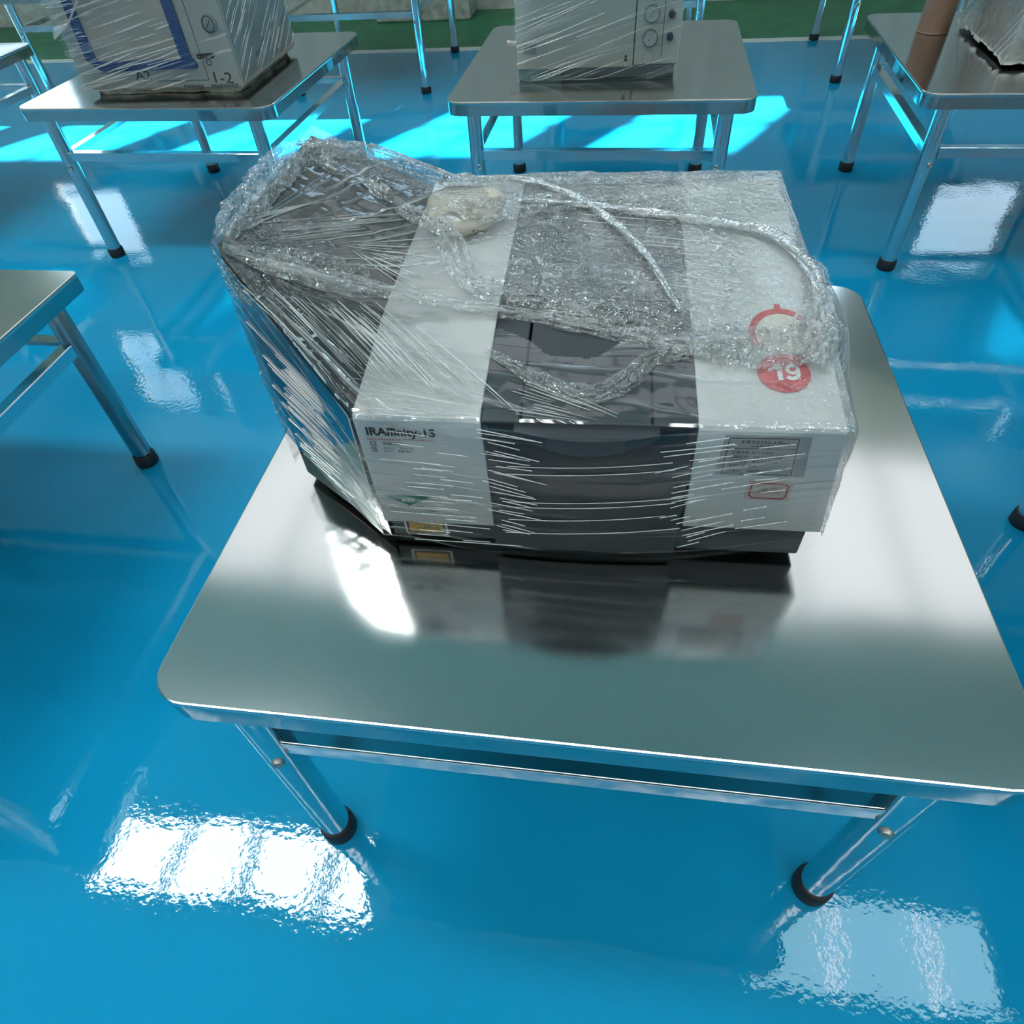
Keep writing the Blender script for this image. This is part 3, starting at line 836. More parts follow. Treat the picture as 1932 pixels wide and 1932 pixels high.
# resample on a finer grid whose front edge follows the chamfer
def bil(A, x, y):
    u = np.clip((x-GX[0])/(GX[1]-GX[0]), 0, len(GX)-1.001); v = np.clip((y-GY[0])/(GY[1]-GY[0]), 0, len(GY)-1.001)
    i, j = u.astype(int), v.astype(int); f, g = u-i, v-j
    return (A[i, j]*(1-f)+A[i+1, j]*f)*(1-g)+(A[i, j+1]*(1-f)+A[i+1, j+1]*f)*g
NX, NY = 232, 190
hx = np.linspace(-.562, .358, NX)[:, None]*np.ones((1, NY))
ych = np.where(hx < fA[0], fA[1]+(hx-fA[0])*(fT[1]-fA[1])/(fT[0]-fA[0]), 0)-.007
yend = .625+.11*sstep(hx, -.36, -.20)
hy = ych+(yend-ych)*np.linspace(0, 1, NY)[None, :]
zin = np.where(inside, z, np.nan)
for _ in range(3):      # extend the sheet a little past the footprint so that the rim interpolates cleanly
    pad = np.pad(zin, 1, constant_values=np.nan)
    nb = np.nanmax(np.stack([pad[2:, 1:-1], pad[:-2, 1:-1], pad[1:-1, 2:], pad[1:-1, :-2], np.full_like(zin, -1)]), 0)
    zin = np.where(np.isnan(zin) & (nb > 0), nb, zin)
zin = np.where(np.isnan(zin), .3, zin)
hz_ = bil(zin, hx, hy)
rim = .303+np.clip((fA[0]-hx)/(fA[0]-fT[0]), 0, 1)*.189
hz_[:, 0] = rim[:, 0]; hz_[:, 1] = .5*(rim[:, 1]+hz_[:, 2])
# bare patch over the compartment lid (the film is open there)
edge_n = .02*(vnoise(hx+2, hy+2, 30, 61)-.5)
hole = (hx > -.157) & (hx < .088) & (hy > .150-.030*np.cos(np.clip((hx+.03)/.13, -1, 1)*math.pi)+edge_n) & (hy < .268-.20*(hx+.16)+edge_n)
uvt, amp_t, cru_t, haze_t = [bil(A, hx, hy) if A.ndim == 2 else np.stack([bil(A[..., 0], hx, hy), bil(A[..., 1], hx, hy)], -1) for A in (uvt, amp_t, cru_t, haze_t)]
film_mesh('film_sheet', np.stack([hx, hy, hz_], -1), uvt, amp_t, cru_t, haze_t, M['film'], film, ~hole)

# front sheet, following the slightly bowed front
nx, nz = 130, 50
fx = np.linspace(-.360, .368, nx)[:, None]*np.ones((1, nz)); tz = np.linspace(0, 1, nz)[None, :]*np.ones((nx, 1))
zb_ = .020+.030*sstep(fx, .1, .37); fz = zb_+(.3065-zb_)*tz
mid_f = np.clip(1-((fx-.0)/.30)**2, 0, 1)
fy_ = -.006-.024*mid_f**1.2
P = np.stack([fx*(1-.012*tz), fy_, fz], -1)
acr = fz-.26*fx**2+.05*np.maximum(-fx-.1, 0)
uvf = np.stack([fx*.55, acr*1.6], -1)
edge = .30+.70*np.clip(np.exp(-((fx+.27)/.17)**2)+.75*np.exp(-((fx-.25)/.14)**2), 0, 1)
edge *= .22+.78*sstep(np.abs(fx-.0), .06, .14)
am = edge*(.35+.8*vnoise(fx+4, fz+4, 12, 8))*np.where(fx > .17, .75, 1)
film_mesh('film_sheet', P, uvf, am, .0, .004, M['film_front'], film)

# chamfer sheet on the dark side wall: streaks slant from the high corner to the foot of the front
n1, n2 = 50, 60
s1 = np.linspace(-.02, 1.0, n1)[:, None]*np.ones((1, n2)); s2 = np.linspace(0, 1, n2)[None, :]*np.ones((n1, 1))
wx = fA[0]+(fT[0]-fA[0])*s1; wy = fA[1]+(fT[1]-fA[1])*s1
ztp = .303+(.492-.303)*s1; zbt = .030+.10*s1**1.5
wz = zbt+(ztp-zbt)*s2
P = np.stack([wx-.005, wy-.007, wz], -1)
ul = s1*.255
uvc = np.stack([ul-.6*wz, (wz-1.05*ul)*.6], -1)
am = np.clip(.7+1.2*(1-s1), 0, 1.6)*(.4+.9*vnoise(ul+2, wz+3, 14, 9))*np.where((s1 > .45) & (wz < .40) & (wz > .22), .3, 1)
cr = .9*sstep(wz, .40, .46)*sstep(s1, .6, .9)
film_mesh('film_sheet', P, uvc, am, cr, .01+.05*cr, M['film'], film)
# left side, right side and back sheets
n1, n2 = 40, 30
yy = np.linspace(.15, .62, n1)[:, None]*np.ones((1, n2)); zz = np.ones((n1, 1))*np.linspace(.05, .492, n2)[None, :]
film_mesh('film_sheet', np.stack([-.564-.006*vnoise(yy, zz, 20, 11), yy, zz], -1), np.stack([yy, zz+.3*yy], -1), .6, .2, .03, M['film'], film)
yy = np.linspace(-.006, .735, 60)[:, None]*np.ones((1, n2)); zz = np.ones((60, 1))*np.linspace(.095, .352, n2)[None, :]
zz = zz*np.interp(yy, [0, .24, .72], [.306, .342, .357])/.352
bul = .045*np.exp(-((yy-.24)/.12)**2)*np.exp(-((zz-.30)/.07)**2)
film_mesh('film_sheet', np.stack([.356+.024*(1-zz/.33)+bul*.8+.004*vnoise(yy, zz, 30, 12), yy, zz], -1), np.stack([yy, zz], -1), .35, .45, .06+2.0*bul, M['film'], film)
xx = np.linspace(-.562, .366, 60)[:, None]*np.ones((1, n2)); tt = np.linspace(0, 1, n2)[None, :]*np.ones((60, 1))
zt_b = np.interp(xx[:, 0], hx[:, 0], hz_[:, -1])[:, None]
film_mesh('film_sheet', np.stack([xx, .625+.11*sstep(xx, -.36, -.20)+.008*vnoise(xx, tt, 20, 13), .05+(zt_b-.05)*tt], -1), np.stack([xx, tt*.3], -1), .5, .3, .03, M['film'], film)

# surface to lay the bunched bands and ropes on
bpy.context.view_layer.update()
Minv = np.linalg.inv(np.array(film.matrix_world))
surf_v, surf_f = [], []
for ch in film.children:
    me = ch.data; n0 = len(surf_v)
    surf_v += [film.matrix_world @ v.co for v in me.vertices]
    surf_f += [tuple(i+n0 for i in p.vertices) for p in me.polygons]
for nm in ('lid', 'side_strip', 'side_strip.001', 'side_housing', 'left_cover', 'right_cover'):
    ob = bpy.data.objects[nm]; n0 = len(surf_v)
    surf_v += [film.matrix_world @ v.co for v in ob.data.vertices]
    surf_f += [tuple(i+n0 for i in p.vertices) for p in ob.data.polygons]
bvh = BVHTree.FromPolygons(surf_v, surf_f)
def on_film(px_, py_):
    d = Vector(pix_ray(px_, py_)).normalized()
    h = bvh.ray_cast(Vector(CAM), d)
    if h[0] is None: return None
    n = h[1] if h[1].dot(d) < 0 else -h[1]
    p = (Minv @ np.array([*h[0], 1]))[:3]
    nl = np.linalg.inv(np.array(film.matrix_world))[:3, :3] @ np.array(n)
    return p, nl
def path3(pts, m):
    """pixel polyline laid on the film, resampled to m points"""
    ps, ns = [], []
    pts = np.array(pts, float)
    seg = np.r_[0, np.cumsum(np.hypot(*np.diff(pts, axis=0).T))]
    for s in np.linspace(0, seg[-1], m):
        h = on_film(np.interp(s, seg, pts[:, 0]), np.interp(s, seg, pts[:, 1]))
        if h is None:
            if not ps: continue
            ps.append(ps[-1]); ns.append(ns[-1])
        else: ps.append(h[0]); ns.append(h[1])
    if len(ps) < 6: return np.zeros((0, 3)), np.zeros((0, 3))
    ps, ns = np.array(ps), np.array(ns)
    k = np.ones(7)/7
    for A in (ps, ns):
        for c in range(3): A[:, c] = np.convolve(np.pad(A[:, c], 3, mode='edge'), k, 'valid')
    ns /= np.linalg.norm(ns, axis=1)[:, None]
    return ps, ns
def band(pts, wid, lift=.006, rough=.010, haze=.16, cru=1.0, amp=.4, m=90, nv=22, seed=0, taper=True):
    """bunched strip of film: several folds deep, raised off the sheet"""
    p, n = path3(pts, m); m = len(p)
    t = np.gradient(p, axis=0); t /= np.linalg.norm(t, axis=1)[:, None]+1e-9
    s = np.cross(n, t); s /= np.linalg.norm(s, axis=1)[:, None]+1e-9
    v = np.linspace(-1, 1, nv)[None, :]; uu = np.linspace(0, 1, m)[:, None]
    w = np.interp(uu, np.linspace(0, 1, len(wid)), wid)*(1+.18*(vnoise(uu*9+seed, uu*0, 1.0, 20+seed)-.5))
    a = vnoise(uu*13+seed+v*1.5, v*5+seed+9, 1.0, 30+seed); b = vnoise(uu*34+seed-v*2.5, v*9+9, 1.0, 31+seed)
    hgt = lift*(1-v**2)+rough*(a-.3)*(1-v**4)+rough*.6*(b-.5)
    jig = (vnoise(uu*40, v*3+9, 1.0, 40+seed)-.5)*.25
    P = p[:, None]+s[:, None]*((v+jig)*w)[..., None]+n[:, None]*np.maximum(hgt, .0012)[..., None]
    uv = np.stack([uu*np.ones_like(v)*.5, v*w], -1)
    ends = np.clip(np.minimum(uu, 1-uu)*8, 0, 1) if taper else np.ones_like(uu)
    hz = 2.2*haze*(.2+1.3*a)*(1-.55*np.abs(v)**2)*(.4+.6*ends)
    return film_mesh('film_band', P, uv, amp, cru*.62*(.4+.9*b), hz, M['film'], film)
def rope(pts, r, m=70, seed=0, lift=.008):
    p, n = path3(pts, m); m = len(p)
    p = p+n*lift
    t = np.gradient(p, axis=0); t /= np.linalg.norm(t, axis=1)[:, None]+1e-9
    s = np.cross(n, t); s /= np.linalg.norm(s, axis=1)[:, None]+1e-9
    k = 15; th = np.linspace(0, 2*math.pi, k)[None, :]; uu = np.linspace(0, 1, m)[:, None]
    rr = np.interp(uu, np.linspace(0, 1, len(r)), r)*(1+.22*np.cos(3*th+uu*38)+.25*(vnoise(uu*50+seed, th, 1.0, 50+seed)-.5))
    P = p[:, None]+s[:, None]*(rr*np.cos(th))[..., None]+n[:, None]*(rr*np.sin(th)*.8)[..., None]
    uv = np.stack([uu*np.ones_like(th)*.5, th*.01+uu*.06], -1)
    return film_mesh('film_rope', P, uv, .9, .5, .34, M['film'], film)

band([(408, 462), (520, 500), (640, 535), (780, 560), (940, 590), (1100, 618), (1220, 640), (1330, 650), (1420, 655)], [.014, .026, .026, .015, .013, .014, .018, .030, .03], seed=1, haze=.15)
band([(412, 458), (455, 400), (510, 335), (560, 290), (620, 282)], [.012, .030, .034, .034, .03], seed=2, haze=.08, lift=.010)
band([(560, 290), (640, 285), (720, 292), (790, 310), (850, 345), (960, 352)], [.02, .03, .034, .034, .03, .02], seed=3, haze=.10, lift=.014)
band([(600, 300), (650, 335), (700, 350), (745, 385), (790, 415), (850, 440)], [.016, .024, .020, .022, .022, .02], seed=4, haze=.12, rough=.014)
band([(850, 380), (900, 400), (1000, 385), (1100, 380), (1200, 385), (1290, 380)], [.03, .04, .04, .03, .03, .03], seed=5, haze=.10)
band([(830, 410), (860, 480), (880, 530), (960, 560), (1060, 580), (1180, 600), (1290, 620)], [.018, .03, .03, .03, .03, .03, .02], seed=6, haze=.12)
band([(915, 660), (985, 700), (1050, 735), (1120, 748), (1180, 722), (1228, 675), (1300, 668)], [.008, .013, .018, .020, .020, .018, .014], seed=7, haze=.05, lift=.005, rough=.009, cru=.8)
band([(1290, 640), (1380, 650), (1460, 660), (1530, 640), (1560, 600)], [.03, .045, .05, .045, .03], seed=8, haze=.09)
band([(1530, 470), (1545, 560), (1548, 640), (1530, 700)], [.02, .026, .03, .02], seed=9, haze=.20, lift=.012)
band([(940, 340), (1060, 345), (1180, 341), (1290, 339), (1400, 338)], [.004, .014, .016, .014, .003], seed=10, haze=.08, lift=.005, rough=.006)
band([(470, 480), (560, 490), (640, 500), (700, 520)], [.014, .024, .02, .01], seed=11, haze=.06)
rope([(880, 345), (960, 342), (1020, 352), (1100, 385), (1160, 430), (1215, 480), (1250, 540), (1285, 598)], [.004, .006, .007, .008, .008, .007, .006, .004], seed=1)
rope([(960, 385), (1060, 390), (1160, 400), (1260, 415), (1350, 428), (1440, 440), (1490, 470), (1535, 520), (1552, 590)], [.004, .006, .007, .009, .010, .010, .011, .010, .006], seed=2)

# tight creases: thin raised ridges running across the stretched sheets
def ridge_mesh(lines, name, mat, parent):
    """lines: list of (points[m,3], normals[m,3], half width)"""
    V, F = [], []
    for p, n, w in lines:
        m = len(p)
        t = np.gradient(p, axis=0); t /= np.linalg.norm(t, axis=1)[:, None]+1e-9
        sd = np.cross(n, t); sd /= np.linalg.norm(sd, axis=1)[:, None]+1e-9
        tap = np.sin(np.linspace(.08, 1, m)*math.pi*.97)[:, None]**.6
        k0 = len(V)
        for off, h in ((-1, .0008), (-.35, .0022), (.35, .0022), (1, .0008)):
            V += (p+sd*off*w*tap+n*h).tolist()
        for j in range(3):
            for i in range(m-1):
                F.append((k0+j*m+i, k0+j*m+i+1, k0+(j+1)*m+i+1, k0+(j+1)*m+i))
    me = bpy.data.meshes.new(name); me.from_pydata(V, [], F)
    me.polygons.foreach_set('use_smooth', [True]*len(me.polygons)); me.update()
    o = link(name, me, mat, parent); o['kind'] = 'stuff'
    return o
def family(S0, S1, E0, E1, n, wmin=.0005, wmax=.0012, cut=.5, bend=0.0, m=18):
    out = []
    S0, S1, E0, E1 = map(lambda q: np.array(q, float), (S0, S1, E0, E1))
    for k in range(n):
        t = (k+random.random())/n
        a, b = S0+(S1-S0)*t, E0+(E1-E0)*min(1, max(0, t+random.uniform(-.05, .05)))
        c0 = random.random()*cut*.6; c1 = 1-random.random()*cut
        if c1-c0 < .2: c1 = min(1, c0+.25)
        a, b = a+(b-a)*c0, a+(b-a)*c1
        mid_ = (a+b)/2+np.array([-(b-a)[1], (b-a)[0]])*bend
        us = np.linspace(0, 1, 8)[:, None]
        poly = (1-us)**2*a+2*us*(1-us)*mid_+us**2*b
        p, n_ = path3(poly, m)
        if len(p) < 6: continue
        L_ = np.linalg.norm(p[-1]-p[0]); st_ = np.linalg.norm(np.diff(p, axis=0), axis=1).max()
        if st_ > .10: continue
        out.append((p, n_, wmin*.7+(wmax*.85-wmin*.7)*random.random()**2.2))
    return out
def crease_mat():
    m, nt, out = mat_new('film_crease')
    tr = N(nt, 'ShaderNodeBsdfTransparent'); df = N(nt, 'ShaderNodeBsdfDiffuse'); df.inputs[0].default_value = (.92, .94, .95, 1)  # white diffuse paints bright highlight lines along the ridges
    gl = N(nt, 'ShaderNodeBsdfGlossy'); gl.inputs['Roughness'].default_value = .16
    a = N(nt, 'ShaderNodeMixShader'); a.inputs[0].default_value = .42
    nt.links.new(tr.outputs[0], a.inputs[1]); nt.links.new(df.outputs[0], a.inputs[2])
    b = N(nt, 'ShaderNodeMixShader'); b.inputs[0].default_value = .30
    nt.links.new(a.outputs[0], b.inputs[1]); nt.links.new(gl.outputs[0], b.inputs[2]); nt.links.new(b.outputs[0], out.inputs[0])
    return m
M['crease'] = crease_mat()
ln = []
ln += family((432, 522), (735, 568), (655, 742), (1000, 800), 46, wmax=.0015, cut=.6, bend=-.02)
ln += family((520, 560), (700, 585), (690, 735), (860, 760), 16, wmin=.001, wmax=.0024, cut=.3, bend=-.02)
ln += family((452, 590), (575, 868), (668, 812), (738, 1005), 44, wmax=.0015, cut=.7)
ln += family((640, 690), (668, 790), (905, 760), (920, 800), 14, wmax=.002, cut=.6)
ln += family((672, 850), (745, 1018), (940, 880), (1000, 1036), 24, wmin=.0004, wmax=.0008, cut=1.0)
ln += family((672, 800), (685, 850), (940, 835), (940, 880), 3, wmin=.0003, wmax=.0006, cut=1.0)
ln += family((890, 800), (920, 1000), (1030, 826), (1050, 1032), 24, wmax=.0010, cut=.45)
for y in (892, 906, 958, 968, 992, 1016):
    ln += family((930, y-14), (930, y-13), (1300, y-22), (1300, y-21), 1, wmax=.0010, cut=.1, bend=.045, m=30)
ln += family((1225, 845), (1245, 1046), (1400, 822), (1400, 1005), 24, wmax=.0009, cut=.9)
ln += family((1330, 835), (1330, 1010), (1540, 812), (1520, 985), 10, wmin=.0003, wmax=.0006, cut=1.0)
ln += family((470, 420), (520, 460), (770, 395), (790, 430), 12, cut=.7, wmax=.0012)
ln += family((650, 462), (660, 470), (860, 440), (820, 590), 16, cut=.6, wmax=.0012)
ln += family((430, 450), (470, 400), (620, 360), (700, 370), 10, cut=.6)
ln += family((430, 470), (440, 490), (640, 520), (740, 560), 12, cut=.5)
ln += family((1050, 400), (1250, 600), (1400, 430), (1460, 640), 16, cut=1.0, wmax=.0010)
ln += family((1010, 600), (930, 560), (1290, 660), (1180, 590), 10, cut=.7)
ln += family((930, 680), (930, 780), (1210, 800), (1120, 800), 14, cut=.7, wmax=.0013)
ln += family((1440, 335), (1480, 345), (1480, 430), (1545, 470), 8, cut=.7, wmax=.0010)
ridge_mesh(ln, 'film_creases', M['crease'], film)

def box_creases(parent, x0, x1, z0, z1, y, slope, n, wmax=.0022, axis='front', Lmin=.10, Lmax=.40):
    out = []
    for k in range(n):
        cx, cz, L_ = random.uniform(x0, x1), random.uniform(z0, z1), random.uniform(Lmin, Lmax)
        sl = slope+random.uniform(-.06, .06)
        xs = np.linspace(max(x0, cx-L_/2), min(x1, cx+L_/2), 8); zs = np.clip(cz+sl*(xs-cx), z0, z1)
        if axis == 'front': p = np.stack([xs, np.full(8, y), zs], -1); nn = np.tile([0, -1., 0], (8, 1))
        else: p = np.stack([np.full(8, y), xs, zs], -1); nn = np.tile([1. if axis == 'side' else -1., 0, 0], (8, 1))
        out.append((p, nn, random.uniform(.0006, wmax)))
    return ridge_mesh(out, 'film_creases', M['crease'], parent)

# ================================================================== film helper for boxes
def box_film(parent, x0, x1, y, z0, z1, slope, amp=1.0, axis='front'):
    nu, nv = 30, 20
    a = np.linspace(x0, x1, nu)[:, None]*np.ones((1, nv)); b = np.ones((nu, 1))*np.linspace(z0, z1, nv)[None, :]
    w = .003*vnoise(a+3, b+3, 12, 77)
    P = np.stack([a, y-w, b], -1) if axis == 'front' else np.stack([y+w, a, b], -1)
    film_mesh('film_sheet', P, np.stack([a, b-slope*a], -1), amp, .04, .03, M['film_box'], parent)

# ================================================================== cream cabinet with gauges (centre table)
gc = empty('gas_chromatograph', (-.10, 2.412, TH), .012)
tag(gc, 'cream cabinet instrument with pressure gauges and navy knobs on the centre table', 'instrument')
GW0, GW1, GD, GH = -.350, .352, .56, .62
MB().box(GW0+.006, GW1-.012, .006, GD-.01, .002, .046).build('base', M['gc_base'], gc, bevel=.003)
MB().box(GW0+.006, GW0+.195, .0045, .0062, .004, .045).build('base_label', M['gc_base_light'], gc)
MB().box(GW0, GW1, .012, GD, .046, GH).build('body', M['gc'], gc, bevel=.004)
door = MB().box(GW0, .158, 0, .014, .044, GH-.004).build('door', M['gc'], gc, bevel=.003)
panel = MB().box(.163, GW1, .001, .014, .052, GH-.004).build('control_panel', M['gc_panel'], gc, bevel=.002)
MB().box(.1575, .1635, .006, .013, .05, GH-.006).build('seam', M['gap'], gc)
def gauge(x, z, hand):
    g = MB().lathe([(0, -.010), (.028, -.010), (.0285, -.012), (.032, -.012), (.0325, 0), (0, 0)], (x, 0, z), n=36, axis='y').build('gauge', M['dial_rim'], panel, smooth=40)
    MB().lathe([(0, -.0112), (.0275, -.0112), (.0275, -.0102), (0, -.0102)], (x, 0, z), n=36, axis='y').build('dial', M['dial'], g)
    mb = MB()
    for k in range(11):
        a = math.radians(225-27*k); c, s = math.cos(a), math.sin(a)
        p0, p1_, nn = np.array((c, s))*.021, np.array((c, s))*.0255, np.array((-s, c))*.0008
        q = [p0-nn, p1_-nn, p1_+nn, p0+nn]
        mb.prism([(x+v[0], z+v[1]) for v in q], 'y', -.0116, -.0113)
    a = math.radians(hand); c, s = math.cos(a), math.sin(a); nn = np.array((-s, c))*.0016
    q = [np.array((c, s))*-.014-nn, np.array((c, s))*.019-nn*.4, np.array((c, s))*.019+nn*.4, np.array((c, s))*-.014+nn]
    mb.prism([(x+v[0], z+v[1]) for v in q], 'y', -.0122, -.0117)
    mb.build('pointer', M['dial_rim'], g)
for z_, h_ in ((.148, 45), (.233, 47), (.318, 47)): gauge(.226, z_, h_)
def knob(x, z):
    MB().lathe([(0, -.026), (.011, -.026), (.0135, -.023), (.0145, 0), (0, 0)], (x, 0, z), n=20, axis='y').build('knob', M['navy'], panel, smooth=40)
for z_ in (.152, .230, .310): knob(.308, z_)
MB().box(.276, .280, -.0006, .001, .08, .36).build('printed_line', M['print_grey'], panel)
outline('printed_circle', ell(.024, .028, 40, .222, .075), .0012, Matrix.Translation((0, -.0002, 0)) @ Matrix.Rotation(math.pi/2, 4, 'X'), M['print_grey'], panel, z=0, t=.0004)
blurmarks('small_print', [(.252, .272, .118, .005, .003), (.248, .270, .196, .005, .003), (.252, .275, .276, .005, .003)], Matrix.Translation((0, .0004, 0)) @ Matrix.Rotation(math.pi/2, 4, 'X'), M['print_grey'], panel)
ar = MB().prism([(.123, .088), (.133, .088), (.133, .074), (.140, .074), (.128, .062), (.116, .074), (.123, .074)], 'y', -.0008, .0002).build('arrow_mark', M['black_print'], door)
MB().box(.1255, .1305, -.003, .001, .044, .058).build('latch', M['white'], door)
MB().box(-.318, -.262, -.0006, .0003, .100, .140).build('small_label', M['greylabel'], door)
MB().tube((GW0-.060, .18, .105), (GW0+.005, .18, .105), .009, n=16).tube((GW0-.064, .18, .105), (GW0-.050, .18, .105), .0125, n=16).build('pipe_fitting', M['bolt'], gc, smooth=40)
box_film(gc, GW0-.004, GW1+.004, -.030, .004, GH, .30, amp=.6)
box_creases(gc, GW0, GW1, .01, .45, -.031, .30, 46, wmax=.0016)

# ================================================================== wrapped carton (left table)
cb = empty('wrapped_carton', (-2.125, 2.318, TH), .0)
tag(cb, 'grey wrapped carton with a blue frame, marked A2, on a steel table', 'carton')
CW, CD, CH = .405, .68, .62
mb = MB()
ring = []
for k in range(60):
    a = k/60*4; sd = int(a); f_ = a-sd
    p = [(-CW+.02+2*(CW-.02)*f_, .02), (CW-.02, .02+(CD-.04)*f_), (CW-.02-2*(CW-.02)*f_, CD-.02), (-CW+.02, CD-.02-(CD-.04)*f_)][sd]
    ring.append((p[0]+random.uniform(-.012, .012), p[1]+random.uniform(-.012, .012)))
lo = [(x*.97, y*.98+.005, random.uniform(.0, .004)) for x, y in ring]; hi = [(x, y, .032) for x, y in ring]
n = 60
mb.add(lo+hi, [(i, (i+1) % n, (i+1) % n+n, i+n) for i in range(n)]+[tuple(range(n))[::-1], tuple(range(n, 2*n))]).build('foam_pad', M['foam'], cb)
MB().box(-CW, CW, 0, CD, .026, CH).build('box', M['carton'], cb, bevel=.006)
def fpoly(name, pts, mat, y0, y1, parent): return MB().prism(pts, 'y', y0, y1).build(name, mat, parent)
fpoly('front_panel', [(-.285, .135), (.150, .140), (.150, .58), (-.285, .58)], M['carton_panel'], -.003, .001, cb)
fr_ = fpoly('blue_frame', [(-.322, .58), (-.330, .152), (-.278, .104), (-.262, .140), (-.280, .165), (-.278, .58)], M['blue_frame'], -.012, .001, cb)
fpoly('blue_frame', [(-.278, .104), (.205, .108), (.212, .124), (.200, .146), (-.262, .142)], M['blue_frame'], -.012, .001, cb)
fpoly('blue_frame', [(.143, .144), (.192, .146), (.192, .58), (.143, .58)], M['blue_frame'], -.012, .001, cb)
FX = Matrix.Rotation(math.pi/2, 4, 'X')
def ftext(s, x, z, size, w, rot=0.0):
    return lettering(s, size, M['ink'], cb, Matrix.Translation((x, -.0012, z)) @ Matrix.Rotation(rot, 4, 'Y') @ FX, width=w, bold=.0004)
ftext('A2', -.122, .066, .050, .080)
ftext('1-2', .252, .048, .062, .090, rot=.05)
# scribble, panel line and dashes drawn in marker
def stroke(name, pts, w, parent, mat, y=-.0010):
    mb = MB()
    for a, b in zip(pts[:-1], pts[1:]):
        a, b = np.array(a), np.array(b); d = (b-a)/np.linalg.norm(b-a); nn = np.array([-d[1], d[0]])*w/2
        mb.prism([tuple(a-nn), tuple(b-nn), tuple(b+nn), tuple(a+nn)], 'y', y-.0004, y)
    return mb.build(name, mat, parent)
sc = []
for k in range(46):
    t = k/45; sc.append((.225+.075*t+.012*math.cos(k*1.35), .150+.010*math.sin(k*1.35)+.004*t))
stroke('scribble', sc, .0045, cb, M['ink'])
stroke('scribble', [(.268+.011*math.cos(t*.5), .128+.012*math.sin(t*.5)) for t in range(14)], .004, cb, M['ink'])
stroke('panel_line', [(.240, .58), (.240, .058), (-.020, .058)], .0030, cb, M['print_dark'])
mb = MB()
for k in range(22):
    x = .105+.0125*k
    if .205 < x < .235: continue
    mb.prism([(x, .028), (x+.007, .028), (x+.008, .040), (x+.001, .040)], 'y', -.0012, .0)
mb.build('printed_dashes', M['print_dark'], cb)
MB().lathe([(0, -.012), (.030, -.012), (.036, -.008), (.036, .001), (0, .001)], (.330, 0, .272), n=32, axis='y').build('knob', M['greylabel'], cb, smooth=40)
outline('knob_ring', ell(.026, .030, 32, .330, .272), .004, Matrix.Translation((0, -.0125, 0)) @ FX, M['print_dark'], cb, z=0, t=.0006)
stroke('knob_mark', [(.318, .258), (.342, .286)], .004, cb, M['print_dark'], y=-.0135)
stroke('edge_line', [(.398, .06), (.398, .58)], .0025, cb, M['print_grey'])
blk = MB()
for k in range(5): blk.prism([(.20+.012*k, .095), (.207+.012*k, .095), (.207+.012*k, .115+.004*(k % 2)), (.20+.012*k, .113)], 'x', CW-.0005, CW+.0008)
blk.build('small_print', M['print_grey'], cb)
# film on its front and right side, loose at the left corner
box_film(cb, -CW-.012, CW+.004, -.020, .024, CH, .22, amp=.7)
box_film(cb, -.004, CD, CW+.006, .050, CH, .55, amp=.6, axis='side')
box_creases(cb, -CW, .16, .03, .44, -.023, .22, 60, wmax=.0028)
box_creases(cb, -CW, -.26, .03, .44, -.024, .05, 40, wmax=.0028, Lmin=.03, Lmax=.10)
box_creases(cb, 0, CD, .05, .42, CW+.009, .55, 40, wmax=.0022, axis='side', Lmax=.22)
nu, nv = 24, 9
uu = np.linspace(0, 1, nu)[:, None]; tv = np.linspace(0, 2*math.pi, nv)[None, :]
cxp = np.interp(uu, [0, .5, 1], [-.41, -.325, -.19]); czp = np.interp(uu, [0, .5, 1], [.262, .292, .41]); rr = np.interp(uu, [0, .5, 1], [.022, .008, .014])
Pq = np.stack([cxp+rr*np.cos(tv)*.5, -.034+rr*np.sin(tv)*.5, czp+rr*np.cos(tv)], -1)
film_mesh('film_rope', Pq, np.stack([uu+0*tv, tv*.02+0*uu], -1), .6, .3, .35, M['film_box'], cb)

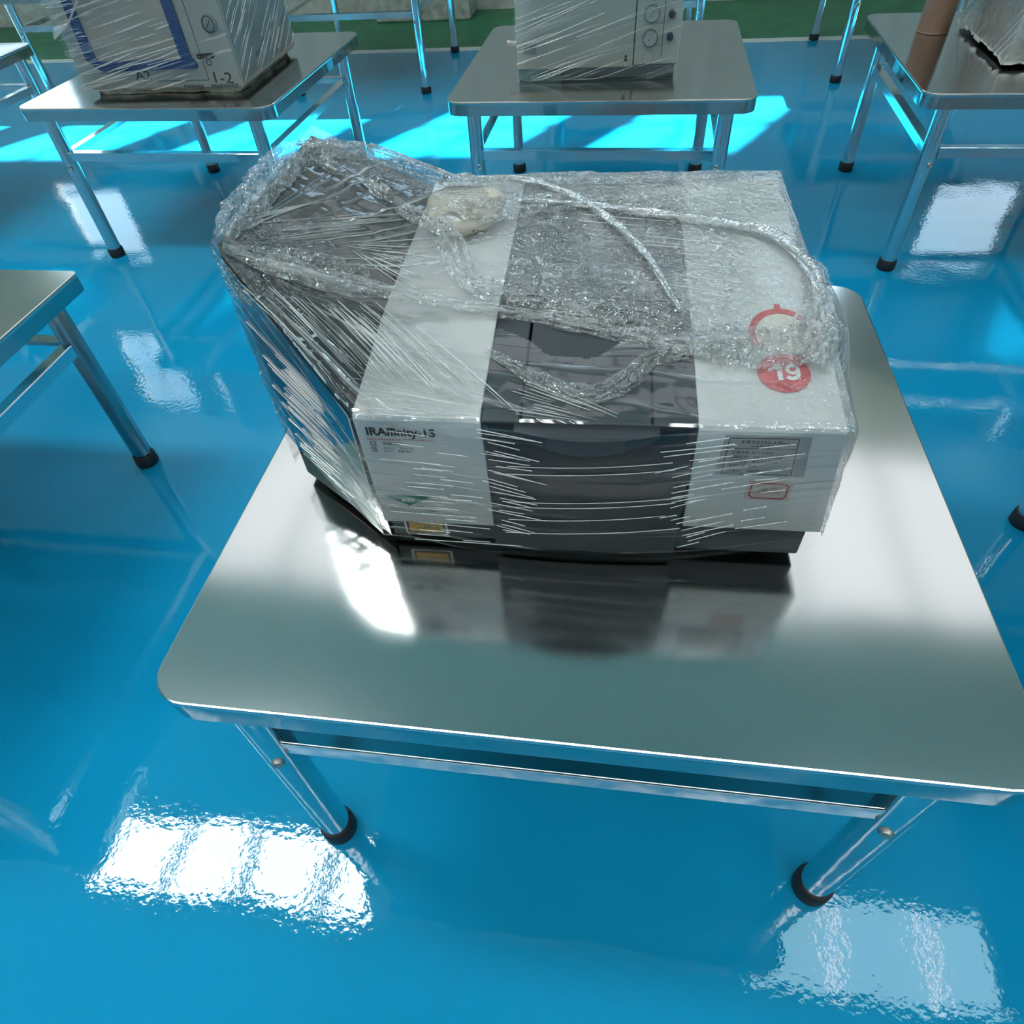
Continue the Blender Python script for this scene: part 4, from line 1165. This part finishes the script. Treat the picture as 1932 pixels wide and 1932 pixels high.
# ================================================================== taped white box and brown tube (right table)
tb = empty('taped_box', (1.585, 2.430, TH), math.radians(-2.5))
tag(tb, 'white box sealed with clear tape on the right-hand table', 'box')
mb = MB()
nyb, nzb = 24, 10
MB().box(0, .78, 0, .70, .010, .60).build('box', M['taped'], tb, bevel=.012, seg=3, smooth=40)
rag = [(0.0, .02)]
mb = MB()
pts = [(-.012+random.uniform(-.006, .006), y, random.uniform(.006, .026)) for y in np.linspace(-.012, .71, 30)]
vs = [(x, y, z_) for x, y, z_ in pts]+[(-.005, y, .05) for x, y, z_ in pts]
mb.add(vs, [(i, i+1, i+31, i+30) for i in range(29)]).build('tape_edge', M['taped'], tb)
mb = MB()
pts = [(x, -.012+random.uniform(-.006, .006), random.uniform(.008, .030)) for x in np.linspace(-.012, .79, 26)]
vs = pts+[(x, -.004, .05) for x, y, z_ in pts]
mb.add([tuple(v) for v in vs], [(i, i+1, i+27, i+26) for i in range(25)]).build('tape_edge', M['taped'], tb)
MB().box(.09, .70, .09, .62, 0, .012).build('underside_shade', M['rubber'], tb)  # black block standing in for the shadow under the box
MB().box(.10, .70, -.006, .002, .10, .52).build('dark_patch', M['slate'], tb, bevel=.002)
box_film(tb, -.010, .79, -.012, .03, .60, -.8, amp=.8)
nu, nv = 30, 20
a = np.linspace(-.01, .71, nu)[:, None]*np.ones((1, nv)); b = np.ones((nu, 1))*np.linspace(.03, .60, nv)[None, :]
film_mesh('film_sheet', np.stack([-.010-.004*vnoise(a+3, b+3, 10, 91), a, b], -1), np.stack([a, b+.9*a], -1), .7, .2, .05, M['film_box'], tb)

tube = empty('cardboard_tube', (1.470, 3.030, TH))
tag(tube, 'brown upright tube standing at the back of the right-hand table', 'tube')
MB().lathe([(.064, .0), (.0695, .001), (.0700, .62), (.066, .622), (.064, .62), (.064, .0)], n=40).build('wall', M['brown'], tube, smooth=40)
MB().lathe([(.0700, .004), (.0708, .005), (.0708, .008), (.0700, .009)], n=40).build('bottom_rim', M['rim'], tube, smooth=40)
